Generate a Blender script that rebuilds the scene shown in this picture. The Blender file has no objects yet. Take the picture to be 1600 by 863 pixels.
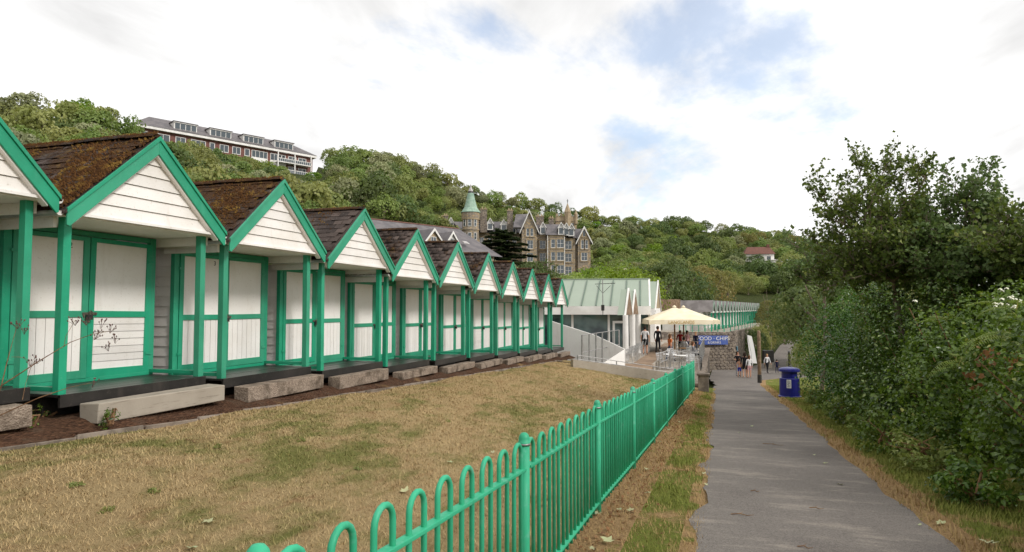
import bpy, bmesh, math, random
import numpy as np
from mathutils import Vector, Matrix, Euler

# ---------------------------------------------------------------- camera
FPX, YAW, PITCH, EYE = 1040.0, 0.301, 0.048, 1.65
sc = bpy.context.scene
COL = sc.collection
cam_d = bpy.data.cameras.new('camera'); cam = bpy.data.objects.new('camera', cam_d); COL.objects.link(cam)
cam_d.sensor_width = 36.0; cam_d.lens = 36.0*FPX/1600.0
cam_d.clip_start = 0.05; cam_d.clip_end = 6000
cam.location = (0, 0, EYE); cam.rotation_euler = (math.pi/2+PITCH, 0, YAW)
sc.camera = cam
# ---------------------------------------------------------------- sky and sun
SUN_EL, SUN_AZ = math.radians(37), math.radians(106)     # azimuth measured from +Y (along the path) towards +X
w = bpy.data.worlds.new('World'); sc.world = w; w.use_nodes = True
def build_world():
    nt = w.node_tree; nt.nodes.clear(); L = nt.links.new
    out = nt.nodes.new('ShaderNodeOutputWorld'); bg = nt.nodes.new('ShaderNodeBackground')
    sky = nt.nodes.new('ShaderNodeTexSky'); sky.sky_type = 'NISHITA'; sky.sun_disc = False
    sky.sun_elevation = SUN_EL; sky.sun_rotation = SUN_AZ; sky.air_density = 1.0; sky.dust_density = 0.6; sky.ozone_density = 1.0
    tc = nt.nodes.new('ShaderNodeTexCoord'); sep = nt.nodes.new('ShaderNodeSeparateXYZ'); L(tc.outputs['Generated'], sep.inputs[0])
    def m(op, a, b=None, c=None):
        n = nt.nodes.new('ShaderNodeMath'); n.operation = op
        for i, v in enumerate((a, b, c)):
            if v is None: continue
            if isinstance(v, (int, float)): n.inputs[i].default_value = v
            else: L(v, n.inputs[i])
        return n.outputs[0]
    zz = m('ADD', m('MAXIMUM', sep.outputs[2], 0.0), 0.16)
    u = m('DIVIDE', sep.outputs[0], zz); v = m('DIVIDE', sep.outputs[1], zz)
    comb = nt.nodes.new('ShaderNodeCombineXYZ'); L(u, comb.inputs[0]); L(v, comb.inputs[1])
    def noise(scale, det, off, dist=0.0, rough=0.55):
        mp = nt.nodes.new('ShaderNodeMapping'); mp.inputs['Location'].default_value = off
        mp.inputs['Rotation'].default_value = (0, 0, 0.5); mp.inputs['Scale'].default_value = (1.0, 0.55, 1)
        L(comb.outputs[0], mp.inputs[0])
        n = nt.nodes.new('ShaderNodeTexNoise'); n.inputs['Scale'].default_value = scale; n.inputs['Detail'].default_value = det
        n.inputs['Roughness'].default_value = rough; n.inputs['Distortion'].default_value = dist
        L(mp.outputs[0], n.inputs['Vector']); return n.outputs['Fac']
    n1 = noise(1.15, 9, (3.1, 1.7, 0), 0.25, 0.6)
    n2 = noise(0.45, 3, (0.4, 2.2, 0))
    n3 = noise(2.2, 7, (7.3, 4.1, 0), 0.3)
    # a thinner part of the cloud sheet, seaward of the path
    def gap(du, dv, ru, rv):
        a = m('POWER', m('DIVIDE', m('SUBTRACT', u, du), ru), 2.0); b = m('POWER', m('DIVIDE', m('SUBTRACT', v, dv), rv), 2.0)
        return m('MAXIMUM', m('SUBTRACT', 1.0, m('ADD', a, b)), 0.0)
    def uv_of(px, py):
        x, y, z = px-800.0, 431.5-py, FPX
        d = z*math.cos(PITCH)-y*math.sin(PITCH); zz_ = z*math.sin(PITCH)+y*math.cos(PITCH)
        X = x*math.cos(YAW)-d*math.sin(YAW); Y = d*math.cos(YAW)+x*math.sin(YAW)
        l = math.sqrt(X*X+Y*Y+zz_*zz_); q = zz_/l+0.16
        return X/l/q, Y/l/q
    g = None
    for (px, py, ru, rv, sg) in ((1320, 90, 1.6, 0.8, 0.20), (1130, 82, .5, 0.35, 0.16), (915, 30, .45, .3, .12), (1240, 205, .9, .6, .08), (1570, 250, .9, .6, .10), (520, 70, .35, .3, .08)):
        uu, vv = uv_of(px, py); q = m('MULTIPLY', gap(uu, vv, ru, rv), sg)
        g = q if g is None else m('ADD', g, q)
    cov = m('SUBTRACT', m('ADD', m('ADD', m('MULTIPLY', n1, 1.9), m('MULTIPLY', n2, 0.35)), m('MULTIPLY', n3, .55)), m('ADD', g, .63))
    ramp = nt.nodes.new('ShaderNodeMapRange'); ramp.interpolation_type = 'SMOOTHSTEP'
    ramp.inputs['From Min'].default_value = 0.28; ramp.inputs['From Max'].default_value = 0.54
    L(cov, ramp.inputs['Value'])
    # cloud body: bright white with faint grey folds
    cr = nt.nodes.new('ShaderNodeMapRange'); cr.inputs['From Min'].default_value = 0.38; cr.inputs['From Max'].default_value = 0.60
    cr.inputs['To Min'].default_value = 0.54; cr.inputs['To Max'].default_value = 0.86
    L(m('ADD', m('MULTIPLY', n3, 0.6), m('MULTIPLY', n2, 0.4)), cr.inputs['Value'])
    cc = nt.nodes.new('ShaderNodeVectorMath'); cc.operation = 'SCALE'; cc.inputs[0].default_value = (1.0, 0.995, 0.99)
    L(cr.outputs[0], cc.inputs['Scale'])
    sk = nt.nodes.new('ShaderNodeVectorMath'); sk.operation = 'SCALE'; sk.inputs['Scale'].default_value = 0.15
    L(sky.outputs[0], sk.inputs[0])
    mix = nt.nodes.new('ShaderNodeMix'); mix.data_type = 'RGBA'
    fac = m('MULTIPLY', m('ADD', m('MULTIPLY', ramp.outputs[0], 0.60), 0.40), 1.0)
    L(fac, mix.inputs[0]); L(sk.outputs[0], mix.inputs[6]); L(cc.outputs[0], mix.inputs[7])
    L(mix.outputs[2], bg.inputs['Color']); bg.inputs['Strength'].default_value = 1.0
    L(bg.outputs[0], out.inputs[0])
build_world()
sd = bpy.data.lights.new('sun', 'SUN'); sd.energy = 1.5; sd.angle = math.radians(12); sd.color = (1.0, 0.965, 0.92)
sun = bpy.data.objects.new('sun', sd); COL.objects.link(sun)
_dir = Vector((math.sin(SUN_AZ)*math.cos(SUN_EL), math.cos(SUN_AZ)*math.cos(SUN_EL), math.sin(SUN_EL)))
sun.rotation_euler = _dir.to_track_quat('Z', 'Y').to_euler(); sun.location = _dir*50
vs = sc.view_settings; vs.view_transform = 'Standard'; vs.look = 'None'; vs.exposure = 0.6; vs.gamma = 1.0; vs.use_curve_mapping = False
sc.render.engine = 'CYCLES'
cy = sc.cycles; cy.use_denoising = True; cy.max_bounces = 4; cy.diffuse_bounces = 2; cy.glossy_bounces = 3; cy.transmission_bounces = 4
cy.transparent_max_bounces = 6; cy.caustics_reflective = False; cy.caustics_refractive = False; cy.use_adaptive_sampling = True; cy.adaptive_threshold = 0.015
try: cy.denoiser = 'OPENIMAGEDENOISE'
except Exception: pass

# ---------------------------------------------------------------- helpers
R = random.Random(7); NR = np.random.default_rng(11)
CY_, SY_ = math.cos(YAW), math.sin(YAW)
def at(px, py, d):
    """point of the place seen at a photograph pixel, d metres in front of the viewpoint (measured level)"""
    x, y, z = px-800.0, 431.5-py, FPX
    dep = z*math.cos(PITCH)-y*math.sin(PITCH); up = z*math.sin(PITCH)+y*math.cos(PITCH)
    s = d/dep; xx = x*s; dd = d
    return Vector((xx*CY_-dd*SY_, dd*CY_+xx*SY_, EYE+up*s))
def az_d(X, Y):
    d = Y*CY_-X*SY_; x = X*CY_+Y*SY_
    return x, d
def lin(r, g, b):
    f = lambda c: (c/255/12.92) if c/255 <= 0.04045 else ((c/255+0.055)/1.055)**2.4
    return (f(r), f(g), f(b), 1.0)
def smooth(a, b, x):
    t = min(1, max(0, (x-a)/(b-a))); return t*t*(3-2*t)
def interp(x, tab):
    if x <= tab[0][0]: return tab[0][1]
    for (a, va), (b, vb) in zip(tab, tab[1:]):
        if x <= b: return va+(vb-va)*(x-a)/(b-a)
    return tab[-1][1]

class NT:
    """short hand for building a material's node tree"""
    def __init__(s, name):
        s.mat = bpy.data.materials.new(name); s.mat.use_nodes = True; s.t = s.mat.node_tree
        s.b = s.t.nodes['Principled BSDF']; s.out = s.t.nodes['Material Output']
        s.pos = s.t.nodes.new('ShaderNodeNewGeometry').outputs['Position']
    def L(s, a, b): s.t.links.new(a, b)
    def set(s, n, i, v):
        if isinstance(v, bpy.types.NodeSocket): s.L(v, n.inputs[i])
        else: n.inputs[i].default_value = v
    def noise(s, scale, det=4, rough=0.55, vec=None, dist=0.0, sc3=None):
        n = s.t.nodes.new('ShaderNodeTexNoise'); v = vec or s.pos
        if sc3:
            mp = s.t.nodes.new('ShaderNodeMapping'); mp.inputs['Scale'].default_value = sc3; s.L(v, mp.inputs[0]); v = mp.outputs[0]
        s.L(v, n.inputs['Vector']); n.inputs['Scale'].default_value = scale; n.inputs['Detail'].default_value = det
        n.inputs['Roughness'].default_value = rough; n.inputs['Distortion'].default_value = dist
        return n.outputs['Fac']
    def voro(s, scale, feat='F1', out='Distance', vec=None, sc3=None, rnd=1.0):
        n = s.t.nodes.new('ShaderNodeTexVoronoi'); n.feature = feat; v = vec or s.pos
        if sc3:
            mp = s.t.nodes.new('ShaderNodeMapping'); mp.inputs['Scale'].default_value = sc3; s.L(v, mp.inputs[0]); v = mp.outputs[0]
        s.L(v, n.inputs['Vector']); n.inputs['Scale'].default_value = scale; n.inputs['Randomness'].default_value = rnd
        return n.outputs[out]
    def rng(s, v, a, b, c=0.0, d=1.0, sm=True):
        n = s.t.nodes.new('ShaderNodeMapRange'); n.interpolation_type = 'SMOOTHSTEP' if sm else 'LINEAR'
        s.set(n, 0, v); n.inputs[1].default_value = a; n.inputs[2].default_value = b; n.inputs[3].default_value = c; n.inputs[4].default_value = d
        return n.outputs[0]
    def mix(s, f, a, b, blend='MIX'):
        n = s.t.nodes.new('ShaderNodeMix'); n.data_type = 'RGBA'; n.blend_type = blend
        s.set(n, 0, f); s.set(n, 6, a); s.set(n, 7, b); return n.outputs[2]
    def math(s, op, a, b=0.0):
        n = s.t.nodes.new('ShaderNodeMath'); n.operation = op; s.set(n, 0, a); s.set(n, 1, b); return n.outputs[0]
    def attr(s, name, out='Fac'):
        n = s.t.nodes.new('ShaderNodeAttribute'); n.attribute_name = name; return n.outputs[out]
    def objrand(s): return s.t.nodes.new('ShaderNodeObjectInfo').outputs['Random']
    def hsv(s, col, h=0.5, sa=1.0, v=1.0):
        n = s.t.nodes.new('ShaderNodeHueSaturation'); s.set(n, 'Hue', h); s.set(n, 'Saturation', sa); s.set(n, 'Value', v); s.set(n, 'Color', col)
        return n.outputs[0]
    def bump(s, h, st=0.3, dist=0.01):
        n = s.t.nodes.new('ShaderNodeBump'); n.inputs['Strength'].default_value = st; n.inputs['Distance'].default_value = dist
        s.L(h, n.inputs['Height']); s.L(n.outputs[0], s.b.inputs['Normal'])
    def fin(s, col, rough=0.7, spec=0.4, metal=0.0):
        s.set(s.b, 'Base Color', col); s.set(s.b, 'Roughness', rough); s.b.inputs['Specular IOR Level'].default_value = spec
        s.b.inputs['Metallic'].default_value = metal
        return s.mat
def simple(name, col, col2=None, scale=6.0, rough=0.6, spec=0.4, metal=0.0, bump=0.0, bscale=60.0, lo=.35, hi=.65, bdist=.004):
    n = NT(name)
    c = col if col2 is None else n.mix(n.rng(n.noise(scale, 5), lo, hi), col, col2)
    if bump: n.bump(n.noise(bscale, 3), bump, bdist)
    return n.fin(c, rough, spec, metal)

M = {}
def mats():
    def painted(name, base, dirt, wear, grain=(1, 1, 1), rough=.42):
        n = NT(name)
        c = n.mix(n.rng(n.noise(1.6, 5), .35, .75), base, dirt)
        c = n.mix(n.math('MULTIPLY', n.rng(n.noise(26, 6, .7), .57, .70), .7), c, wear)
        c = n.mix(n.math('MULTIPLY', n.rng(n.noise(2.2, 5, .6, sc3=(2, 2, .35)), .56, .74), .35), c, wear)
        c = n.hsv(c, .5, n.math('ADD', .93, n.math('MULTIPLY', n.objrand(), .1)), n.math('ADD', .93, n.math('MULTIPLY', n.math('FRACT', n.math('MULTIPLY', n.objrand(), 5.7)), .12)))
        n.bump(n.noise(18, 4, .6, sc3=grain), .25, .004)
        return n.fin(c, rough, .35)
    M['green'] = painted('green_paint', lin(44, 158, 121), lin(36, 140, 106), lin(78, 160, 130), (1, 1, 8))
    M['fence_green'] = painted('green_fence_paint', lin(48, 166, 122), lin(42, 152, 110), lin(104, 172, 144), (1, 1, 1), .36)
    n = NT('green_fence_paint_worn')
    c = n.mix(n.rng(n.noise(1.3, 5), .35, .7), lin(60, 176, 134), lin(50, 158, 118)); c = n.mix(n.math('MULTIPLY', n.rng(n.noise(9, 6, .7), .54, .70), .5), c, lin(116, 178, 156))
    c = n.mix(n.rng(n.noise(42, 5, .7), .70, .74), c, lin(84, 74, 58)); c = n.mix(n.math('MULTIPLY', n.rng(n.noise(5, 6, .75, sc3=(1, 1, .3)), .58, .72), .4), c, lin(52, 104, 80))
    n.bump(n.noise(60, 4, .6), .2, .002); M['fence_green'] = n.fin(c, n.rng(n.noise(14, 4), .3, .7, .40, .70), .3)
    M['white'] = painted('white_board_paint', lin(242, 238, 233), lin(234, 229, 222), lin(208, 199, 187), (1, 1, 9), .5)
    M['white_h'] = painted('white_weatherboard_paint', lin(238, 233, 228), lin(226, 220, 212), lin(196, 187, 174), (2, 2, 14), .5)
    M['black'] = painted('black_deck_paint', lin(40, 38, 37), lin(58, 54, 51), lin(84, 76, 70), (1, 1, 1), .34)
    M['render_white'] = painted('white_render', lin(244, 240, 235), lin(236, 231, 225), lin(206, 198, 188), (1, 1, 1), .7)
    # slate roofing with moss that gathers in patches
    def slate(name, mlo, mhi):
        n = NT(name)
        r = n.objrand(); a = n.attr('tint')
        base = n.mix(n.math('FRACT', n.math('ADD', r, a)), lin(52, 45, 42), lin(92, 80, 74))
        base = n.mix(n.rng(n.noise(30, 5), .58, .75), base, lin(120, 112, 104))
        moss = n.mix(n.noise(14, 5), lin(88, 60, 34), lin(58, 40, 27)); moss = n.mix(n.rng(n.noise(7, 4), .52, .72), moss, lin(122, 94, 46))
        mm = n.rng(n.math('ADD', n.math('MULTIPLY', n.noise(1.5, 3), .7), n.math('MULTIPLY', n.noise(11, 6, .65), .45)), mlo, mhi)
        n.bump(n.math('ADD', n.math('MULTIPLY', n.noise(70, 5, .7), n.math('ADD', n.math('MULTIPLY', mm, 1.4), .25)), mm), .9, .02)
        return n.fin(n.mix(mm, base, moss), .88, .2)
    M['slate_moss'] = slate('mossy_slate', .46, .60); M['slate'] = slate('weathered_slate', .60, .76)
    n = NT('moss'); c = n.mix(n.attr('tint'), lin(102, 70, 38), lin(62, 41, 26)); c = n.mix(n.rng(n.noise(5, 3), .5, .7), c, lin(130, 102, 50)); M['moss'] = n.fin(c, .95, .1)
    n = NT('bare_concrete'); c = n.mix(n.noise(3, 6, .6), lin(178, 168, 154), lin(148, 138, 124)); c = n.mix(n.rng(n.noise(9, 6, .7, sc3=(1, .2, 3)), .55, .75), c, lin(112, 102, 90))
    n.bump(n.noise(50, 5), .35, .006); M['concrete'] = n.fin(c, .9, .2)
    n = NT('pebbledash'); v = n.voro(55, out='Color'); c = n.mix(v, lin(118, 102, 88), lin(172, 156, 140)); c = n.mix(n.rng(n.noise(4, 5), .45, .7), c, lin(96, 84, 72))
    n.bump(n.voro(55), .9, .012); M['pebbledash'] = n.fin(c, .9, .2)
    # bark mulch ground
    n = NT('bark_mulch'); v = n.voro(38, out='Color', sc3=(1, .6, 1)); c = n.mix(v, lin(58, 41, 32), lin(102, 74, 56)); c = n.mix(n.rng(n.noise(3.2, 6), .5, .7), c, lin(92, 74, 60))
    c = n.mix(n.rng(n.noise(1.1, 4), .58, .74), c, lin(150, 122, 84))
    n.bump(n.voro(38, sc3=(1, .6, 1)), 1.0, .03); M['bark'] = n.fin(c, .95, .1)
    # asphalt footpath: aggregate specks, paler worn bands, faint cracks
    n = NT('path_asphalt')
    c = n.mix(n.noise(1.4, 6, .6, sc3=(1, .45, 1)), lin(92, 87, 83), lin(112, 106, 100)); c = n.mix(n.math('MULTIPLY', n.rng(n.noise(2.6, 7, .7, sc3=(.5, 1.6, 1)), .50, .66), .75), c, lin(146, 137, 126))
    c = n.mix(n.math('MULTIPLY', n.rng(n.noise(.45, 4), .5, .66), .5), c, lin(72, 66, 64))
    sp = n.voro(110, out='Color'); c = n.mix(.34, c, n.mix(sp, lin(40, 36, 34), lin(170, 160, 150)))
    crk = n.rng(n.voro(.9, 'DISTANCE_TO_EDGE', vec=None), 0.0, 0.006, 1, 0); c = n.mix(n.math('MULTIPLY', crk, n.rng(n.noise(.7, 2), .62, .7, 0, .4)), c, lin(60, 54, 50))
    n.bump(n.math('ADD', n.voro(150), n.noise(20, 4)), .5, .004); M['asphalt'] = n.fin(c, .9, .25)
    # lawn colour shared by the turf sheet and its blades
    def turf(n, dry, dry2, green, green2, glo, ghi):
        c = n.mix(n.noise(2.2, 6, .65), dry, dry2)
        c = n.mix(n.math('MULTIPLY', n.rng(n.noise(4.5, 6, .65, sc3=(1, .5, 1)), .54, .70), .6), c, lin(146, 112, 80))
        gm = n.rng(n.math('ADD', n.math('MULTIPLY', n.noise(.5, 4, .6, sc3=(1, .5, 1)), .5), n.math('MULTIPLY', n.noise(2.6, 6, .68, sc3=(1, .5, 1)), .55)), glo, ghi)
        return n.mix(gm, c, n.mix(n.noise(6, 3), green, green2))
    def lawnmat(name, blades, glo, ghi):
        n = NT(name)
        c = turf(n, lin(186, 164, 122), lin(168, 142, 102), lin(104, 110, 56), lin(130, 128, 74), glo, ghi)
        if blades:
            t = n.attr('tint'); c = n.mix(n.math('MULTIPLY', t, .4), c, n.mix(n.math('GREATER_THAN', t, .7), lin(200, 178, 138), lin(140, 114, 78)))
        else:
            c = n.mix(n.math('MULTIPLY', n.rng(n.noise(46, 6, .75), .45, .62), .35), c, lin(112, 88, 58)); n.bump(n.noise(90, 5, .8), 1.0, .03)
        return n.fin(c, .95, .1)
    M['lawn'] = lawnmat('dry_lawn', False, .475, .645); M['lawn_blade'] = lawnmat('dry_lawn_blades', True, .475, .645)
    def vergemat(name, blades):
        n = NT(name)
        sx = n.t.nodes.new('ShaderNodeSeparateXYZ'); n.L(n.pos, sx.inputs[0])
        near = n.math('MULTIPLY', n.rng(n.attr('edge'), .15, .7), 1.0)
        c = n.mix(n.noise(3, 6, .65), lin(180, 150, 108), lin(156, 126, 90)); c = n.mix(n.rng(n.noise(7, 5), .60, .74), c, lin(126, 94, 66))
        g = n.rng(n.math('ADD', n.math('MULTIPLY', near, .26), n.math('MULTIPLY', n.noise(1.5, 6, .7), 1.05)), .60, .74)
        c = n.mix(g, c, n.mix(n.noise(7, 3), lin(96, 112, 42), lin(126, 132, 62)))
        if blades: c = n.mix(n.math('MULTIPLY', n.attr('tint'), .45), c, lin(160, 150, 92))
        else: n.bump(n.noise(70, 5, .8), 1.0, .03); c = n.mix(n.math('MULTIPLY', n.rng(n.noise(40, 6, .75), .45, .62), .5), c, lin(92, 70, 46))
        return n.fin(c, .95, .1)
    M['verge'] = vergemat('verge_turf', False); M['verge_blade'] = vergemat('verge_blades', True)
    n = NT('woodland_floor'); c = n.mix(n.noise(.25, 6), lin(52, 62, 30), lin(84, 90, 46)); c = n.mix(n.noise(3, 6), c, lin(44, 50, 26)); n.bump(n.noise(1.2, 6), 1, .5); M['floor'] = n.fin(c, .95, .1)
    # foliage
    def leaf(name, a, b, c3=None, hv=.03, vv=.35, gloss=.5, trans=.36, thr=.88):
        n = NT(name); t = n.attr('tint'); c = n.mix(t, a, b)
        if c3: c = n.mix(n.math('GREATER_THAN', t, thr), c, c3)
        r = n.objrand()
        c = n.hsv(c, n.math('ADD', .5-hv/2, n.math('MULTIPLY', r, hv)), 1.0, n.math('ADD', 1-vv/2, n.math('MULTIPLY', n.math('FRACT', n.math('MULTIPLY', r, 7.31)), vv)))
        n.set(n.b, 'Base Color', c); n.b.inputs['Roughness'].default_value = gloss; n.b.inputs['Specular IOR Level'].default_value = .4 if gloss < .4 else .25
        tr = n.t.nodes.new('ShaderNodeBsdfTranslucent'); n.L(n.hsv(c, .49, 1.1, 1.25), tr.inputs['Color'])
        ms = n.t.nodes.new('ShaderNodeMixShader'); ms.inputs[0].default_value = trans
        n.L(n.b.outputs[0], ms.inputs[1]); n.L(tr.outputs[0], ms.inputs[2]); n.L(ms.outputs[0], n.out.inputs['Surface'])
        return n.mat
    M['leaf_olive'] = leaf('foliage_olive', lin(120, 130, 70), lin(154, 158, 98), lin(166, 168, 116))
    M['leaf_mid'] = leaf('foliage_mid_green', lin(108, 128, 66), lin(142, 156, 88), lin(156, 166, 106))
    M['leaf_dark'] = leaf('foliage_dark', lin(78, 96, 52), lin(108, 124, 72), lin(124, 136, 88))
    M['leaf_pale'] = leaf('foliage_pale', lin(118, 126, 86), lin(158, 160, 120), lin(176, 176, 142))
    M['leaf_bright'] = leaf('foliage_bright', lin(92, 122, 34), lin(140, 166, 62), lin(160, 180, 86))
    M['leaf_yellow'] = leaf('foliage_yellowing', lin(112, 114, 60), lin(146, 142, 84), lin(150, 130, 78))
    M['leaf_cedar'] = leaf('foliage_cedar', lin(40, 52, 32), lin(70, 80, 48), lin(96, 104, 66), vv=.1)
    M['leaf_laurel'] = leaf('foliage_laurel', lin(36, 62, 22), lin(94, 128, 50), lin(150, 170, 108), vv=.2, gloss=.24, trans=.25)  # laurel and bramble tints spread wide: highlights and deep shade put into colour
    M['leaf_bramble'] = leaf('foliage_bramble', lin(44, 70, 24), lin(116, 142, 58), lin(160, 164, 92), vv=.25, gloss=.28, trans=.3, thr=.93)
    M['leaf_fern'] = leaf('foliage_fern', lin(90, 112, 46), lin(132, 146, 72), lin(150, 146, 88), vv=.3)
    M['leaf_hawthorn'] = leaf('foliage_hawthorn', lin(58, 76, 34), lin(116, 132, 64), lin(156, 164, 100), vv=.15)
    M['leaf_dead'] = leaf('foliage_dead', lin(146, 110, 74), lin(112, 82, 54), None, .01)
    M['flower'] = simple('white_blossom', lin(232, 230, 212), lin(206, 206, 180), 20, .8)
    n = NT('tree_bark'); c = n.mix(n.noise(5, 6, .7, sc3=(3, 3, .6)), lin(96, 82, 70), lin(156, 142, 126)); n.bump(n.noise(14, 5, .7, sc3=(3, 3, .6)), .8, .03); M['wood'] = n.fin(c, .95, .1)
    M['twig'] = simple('dead_stem', lin(140, 108, 76), lin(104, 74, 52), 20, .9); M['seed'] = simple('dry_seed_head', lin(74, 52, 50), lin(112, 86, 78), 60, .9)
    M['fallen'] = leaf('fallen_leaf', lin(190, 192, 158), lin(160, 164, 118), None, .05, .3, .7, .1)
    # stone
    def stone(name, a, b, c2, mortar, sc3, scale, bd):
        n = NT(name); v = n.voro(scale, out='Color', sc3=sc3); bw = n.t.nodes.new('ShaderNodeSeparateColor'); n.L(v, bw.inputs[0])
        c = n.mix(bw.outputs[0], a, b); c = n.mix(n.math('GREATER_THAN', bw.outputs[1], .75), c, c2)
        e = n.rng(n.voro(scale, 'DISTANCE_TO_EDGE', sc3=sc3), .0, .08, 1, 0); c = n.mix(n.math('MULTIPLY', e, .7), c, mortar)
        c = n.mix(n.math('MULTIPLY', n.noise(scale*6, 4), .3), c, mortar); n.bump(n.rng(n.voro(scale, 'DISTANCE_TO_EDGE', sc3=sc3), 0, .15), .8, bd)
        return n.fin(c, .92, .15)
    M['stone_hotel'] = stone('hotel_rubble_stone', lin(140, 128, 114), lin(164, 150, 130), lin(182, 158, 122), lin(146, 136, 124), (1, 1, 1.7), 1.6, .05)
    M['stone_rubble'] = stone('rubble_wall_stone', lin(116, 106, 98), lin(156, 144, 132), lin(176, 160, 142), lin(92, 86, 80), (1, 1, 1.5), 3.4, .05)
    M['stone_face'] = simple('dressed_stone', lin(150, 138, 124), lin(112, 102, 94), 3.0, .9, .15, bump=.5, bscale=20, bdist=.02)
    M['stone_mortar'] = simple('wall_mortar', lin(98, 90, 82), lin(78, 72, 66), 5, .95, .1)
    M['sandstone'] = simple('sandstone_trim', lin(178, 160, 132), lin(154, 136, 110), 1.2, .9, .15)
    M['edging'] = simple('stone_edging', lin(140, 128, 116), lin(104, 94, 84), 4, .95, .15, bump=.6, bscale=25, bdist=.01)
    M['hotel_slate'] = simple('hotel_slate', lin(92, 88, 90), lin(112, 106, 106), .8, .6, .4)
    M['copper'] = simple('verdigris_copper', lin(158, 182, 164), lin(132, 160, 142), .9, .7, .3)
    M['lead'] = simple('lead_cap', lin(196, 192, 190), lin(150, 144, 140), 1.5, .6, .4)
    M['terracotta'] = simple('terracotta_ridge', lin(116, 76, 64), lin(98, 66, 56), 2, .8)
    M['brick'] = simple('brick_red', lin(132, 92, 84), lin(112, 80, 74), 2.5, .9, .15)
    M['trim'] = simple('white_trim', lin(238, 235, 230), lin(222, 218, 212), 1.0, .5)
    n = NT('window_glass'); M['glass'] = n.fin(lin(72, 82, 88), .06, .8)
    n = NT('shop_glass'); M['shop_glass'] = n.fin(n.mix(n.rng(n.noise(.5, 3), .4, .6), lin(48, 62, 68), lin(96, 118, 116)), .05, .8)
    n = NT('standing_seam_roof'); c = n.mix(n.noise(.7, 5), lin(158, 170, 152), lin(146, 158, 142)); M['cafe_roof'] = n.fin(c, .5, .4)
    M['cafe_seam'] = simple('roof_seam', lin(98, 116, 102), None, rough=.5)
    M['felt'] = simple('grey_roof_felt', lin(142, 136, 134), lin(120, 114, 112), 1.2, .9, .15)
    M['steel'] = simple('galvanised_steel', lin(168, 166, 164), lin(140, 138, 136), 8, .42, .5, .5)
    M['alu'] = simple('chair_aluminium', lin(206, 204, 202), lin(176, 174, 172), 12, .32, .5, .6)
    M['canvas'] = simple('cream_canvas', lin(236, 224, 198), lin(226, 212, 182), 2, .85, .15)
    M['canvas_text'] = simple('gold_print', lin(190, 158, 96), None, rough=.8)
    M['timber'] = simple('bare_timber', lin(178, 140, 92), lin(146, 108, 68), 6, .75)
    M['old_timber_and_shade'] = simple('weathered_timber_and_shade', lin(146, 122, 98), lin(104, 84, 66), 5, .9)  # weathered timber; its brown also paints the shade on the porch gables
    M['deck_tan'] = simple('terrace_boards', lin(152, 128, 104), lin(128, 106, 86), 3, .85)
    M['paving'] = simple('terrace_paving', lin(176, 166, 152), lin(146, 136, 124), 2.4, .9)
    n = NT('bin_plastic'); M['bin'] = n.fin(n.mix(n.rng(n.noise(3, 4), .4, .7), lin(26, 30, 112), lin(34, 38, 128)), .3, .5)
    M['paper'] = simple('notice_paper', lin(230, 228, 224), None, rough=.7); M['ink'] = simple('dark_ink', lin(36, 36, 40), None, rough=.7)
    M['sign_blue'] = simple('sign_blue', lin(72, 94, 164), lin(84, 104, 168), 3, .6)
    M['door_blue'] = simple('pale_blue_paint', lin(110, 150, 168), lin(96, 138, 158), 3, .6)
    M['metal_dark'] = simple('blackened_metal', lin(46, 46, 48), lin(70, 66, 62), 30, .45, .5, .4); M['brass'] = simple('padlock_steel', lin(150, 142, 130), lin(110, 100, 90), 40, .35, .5, .8)
    M['skin'] = simple('skin', lin(206, 158, 130), lin(196, 146, 120), 8, .6)
    for k, c in dict(c_white=(226, 224, 224), c_black=(34, 34, 38), c_navy=(40, 44, 74), c_orange=(186, 104, 58), c_red=(168, 44, 44), c_blue=(52, 60, 170), c_denim=(70, 82, 104), c_grey=(150, 148, 150), c_green=(70, 84, 78),
                     h_dark=(52, 40, 34), h_brown=(104, 74, 52), h_fair=(170, 134, 92), c_pink=(206, 160, 160), c_shoe=(60, 56, 56)).items():
        M[k] = simple('cloth_'+k[2:] if k[0] == 'c' else 'hair_'+k[2:], lin(*c), tuple(x*.8 for x in lin(*c)[:3])+(1,), 12, .85, .15)
mats()

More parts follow.
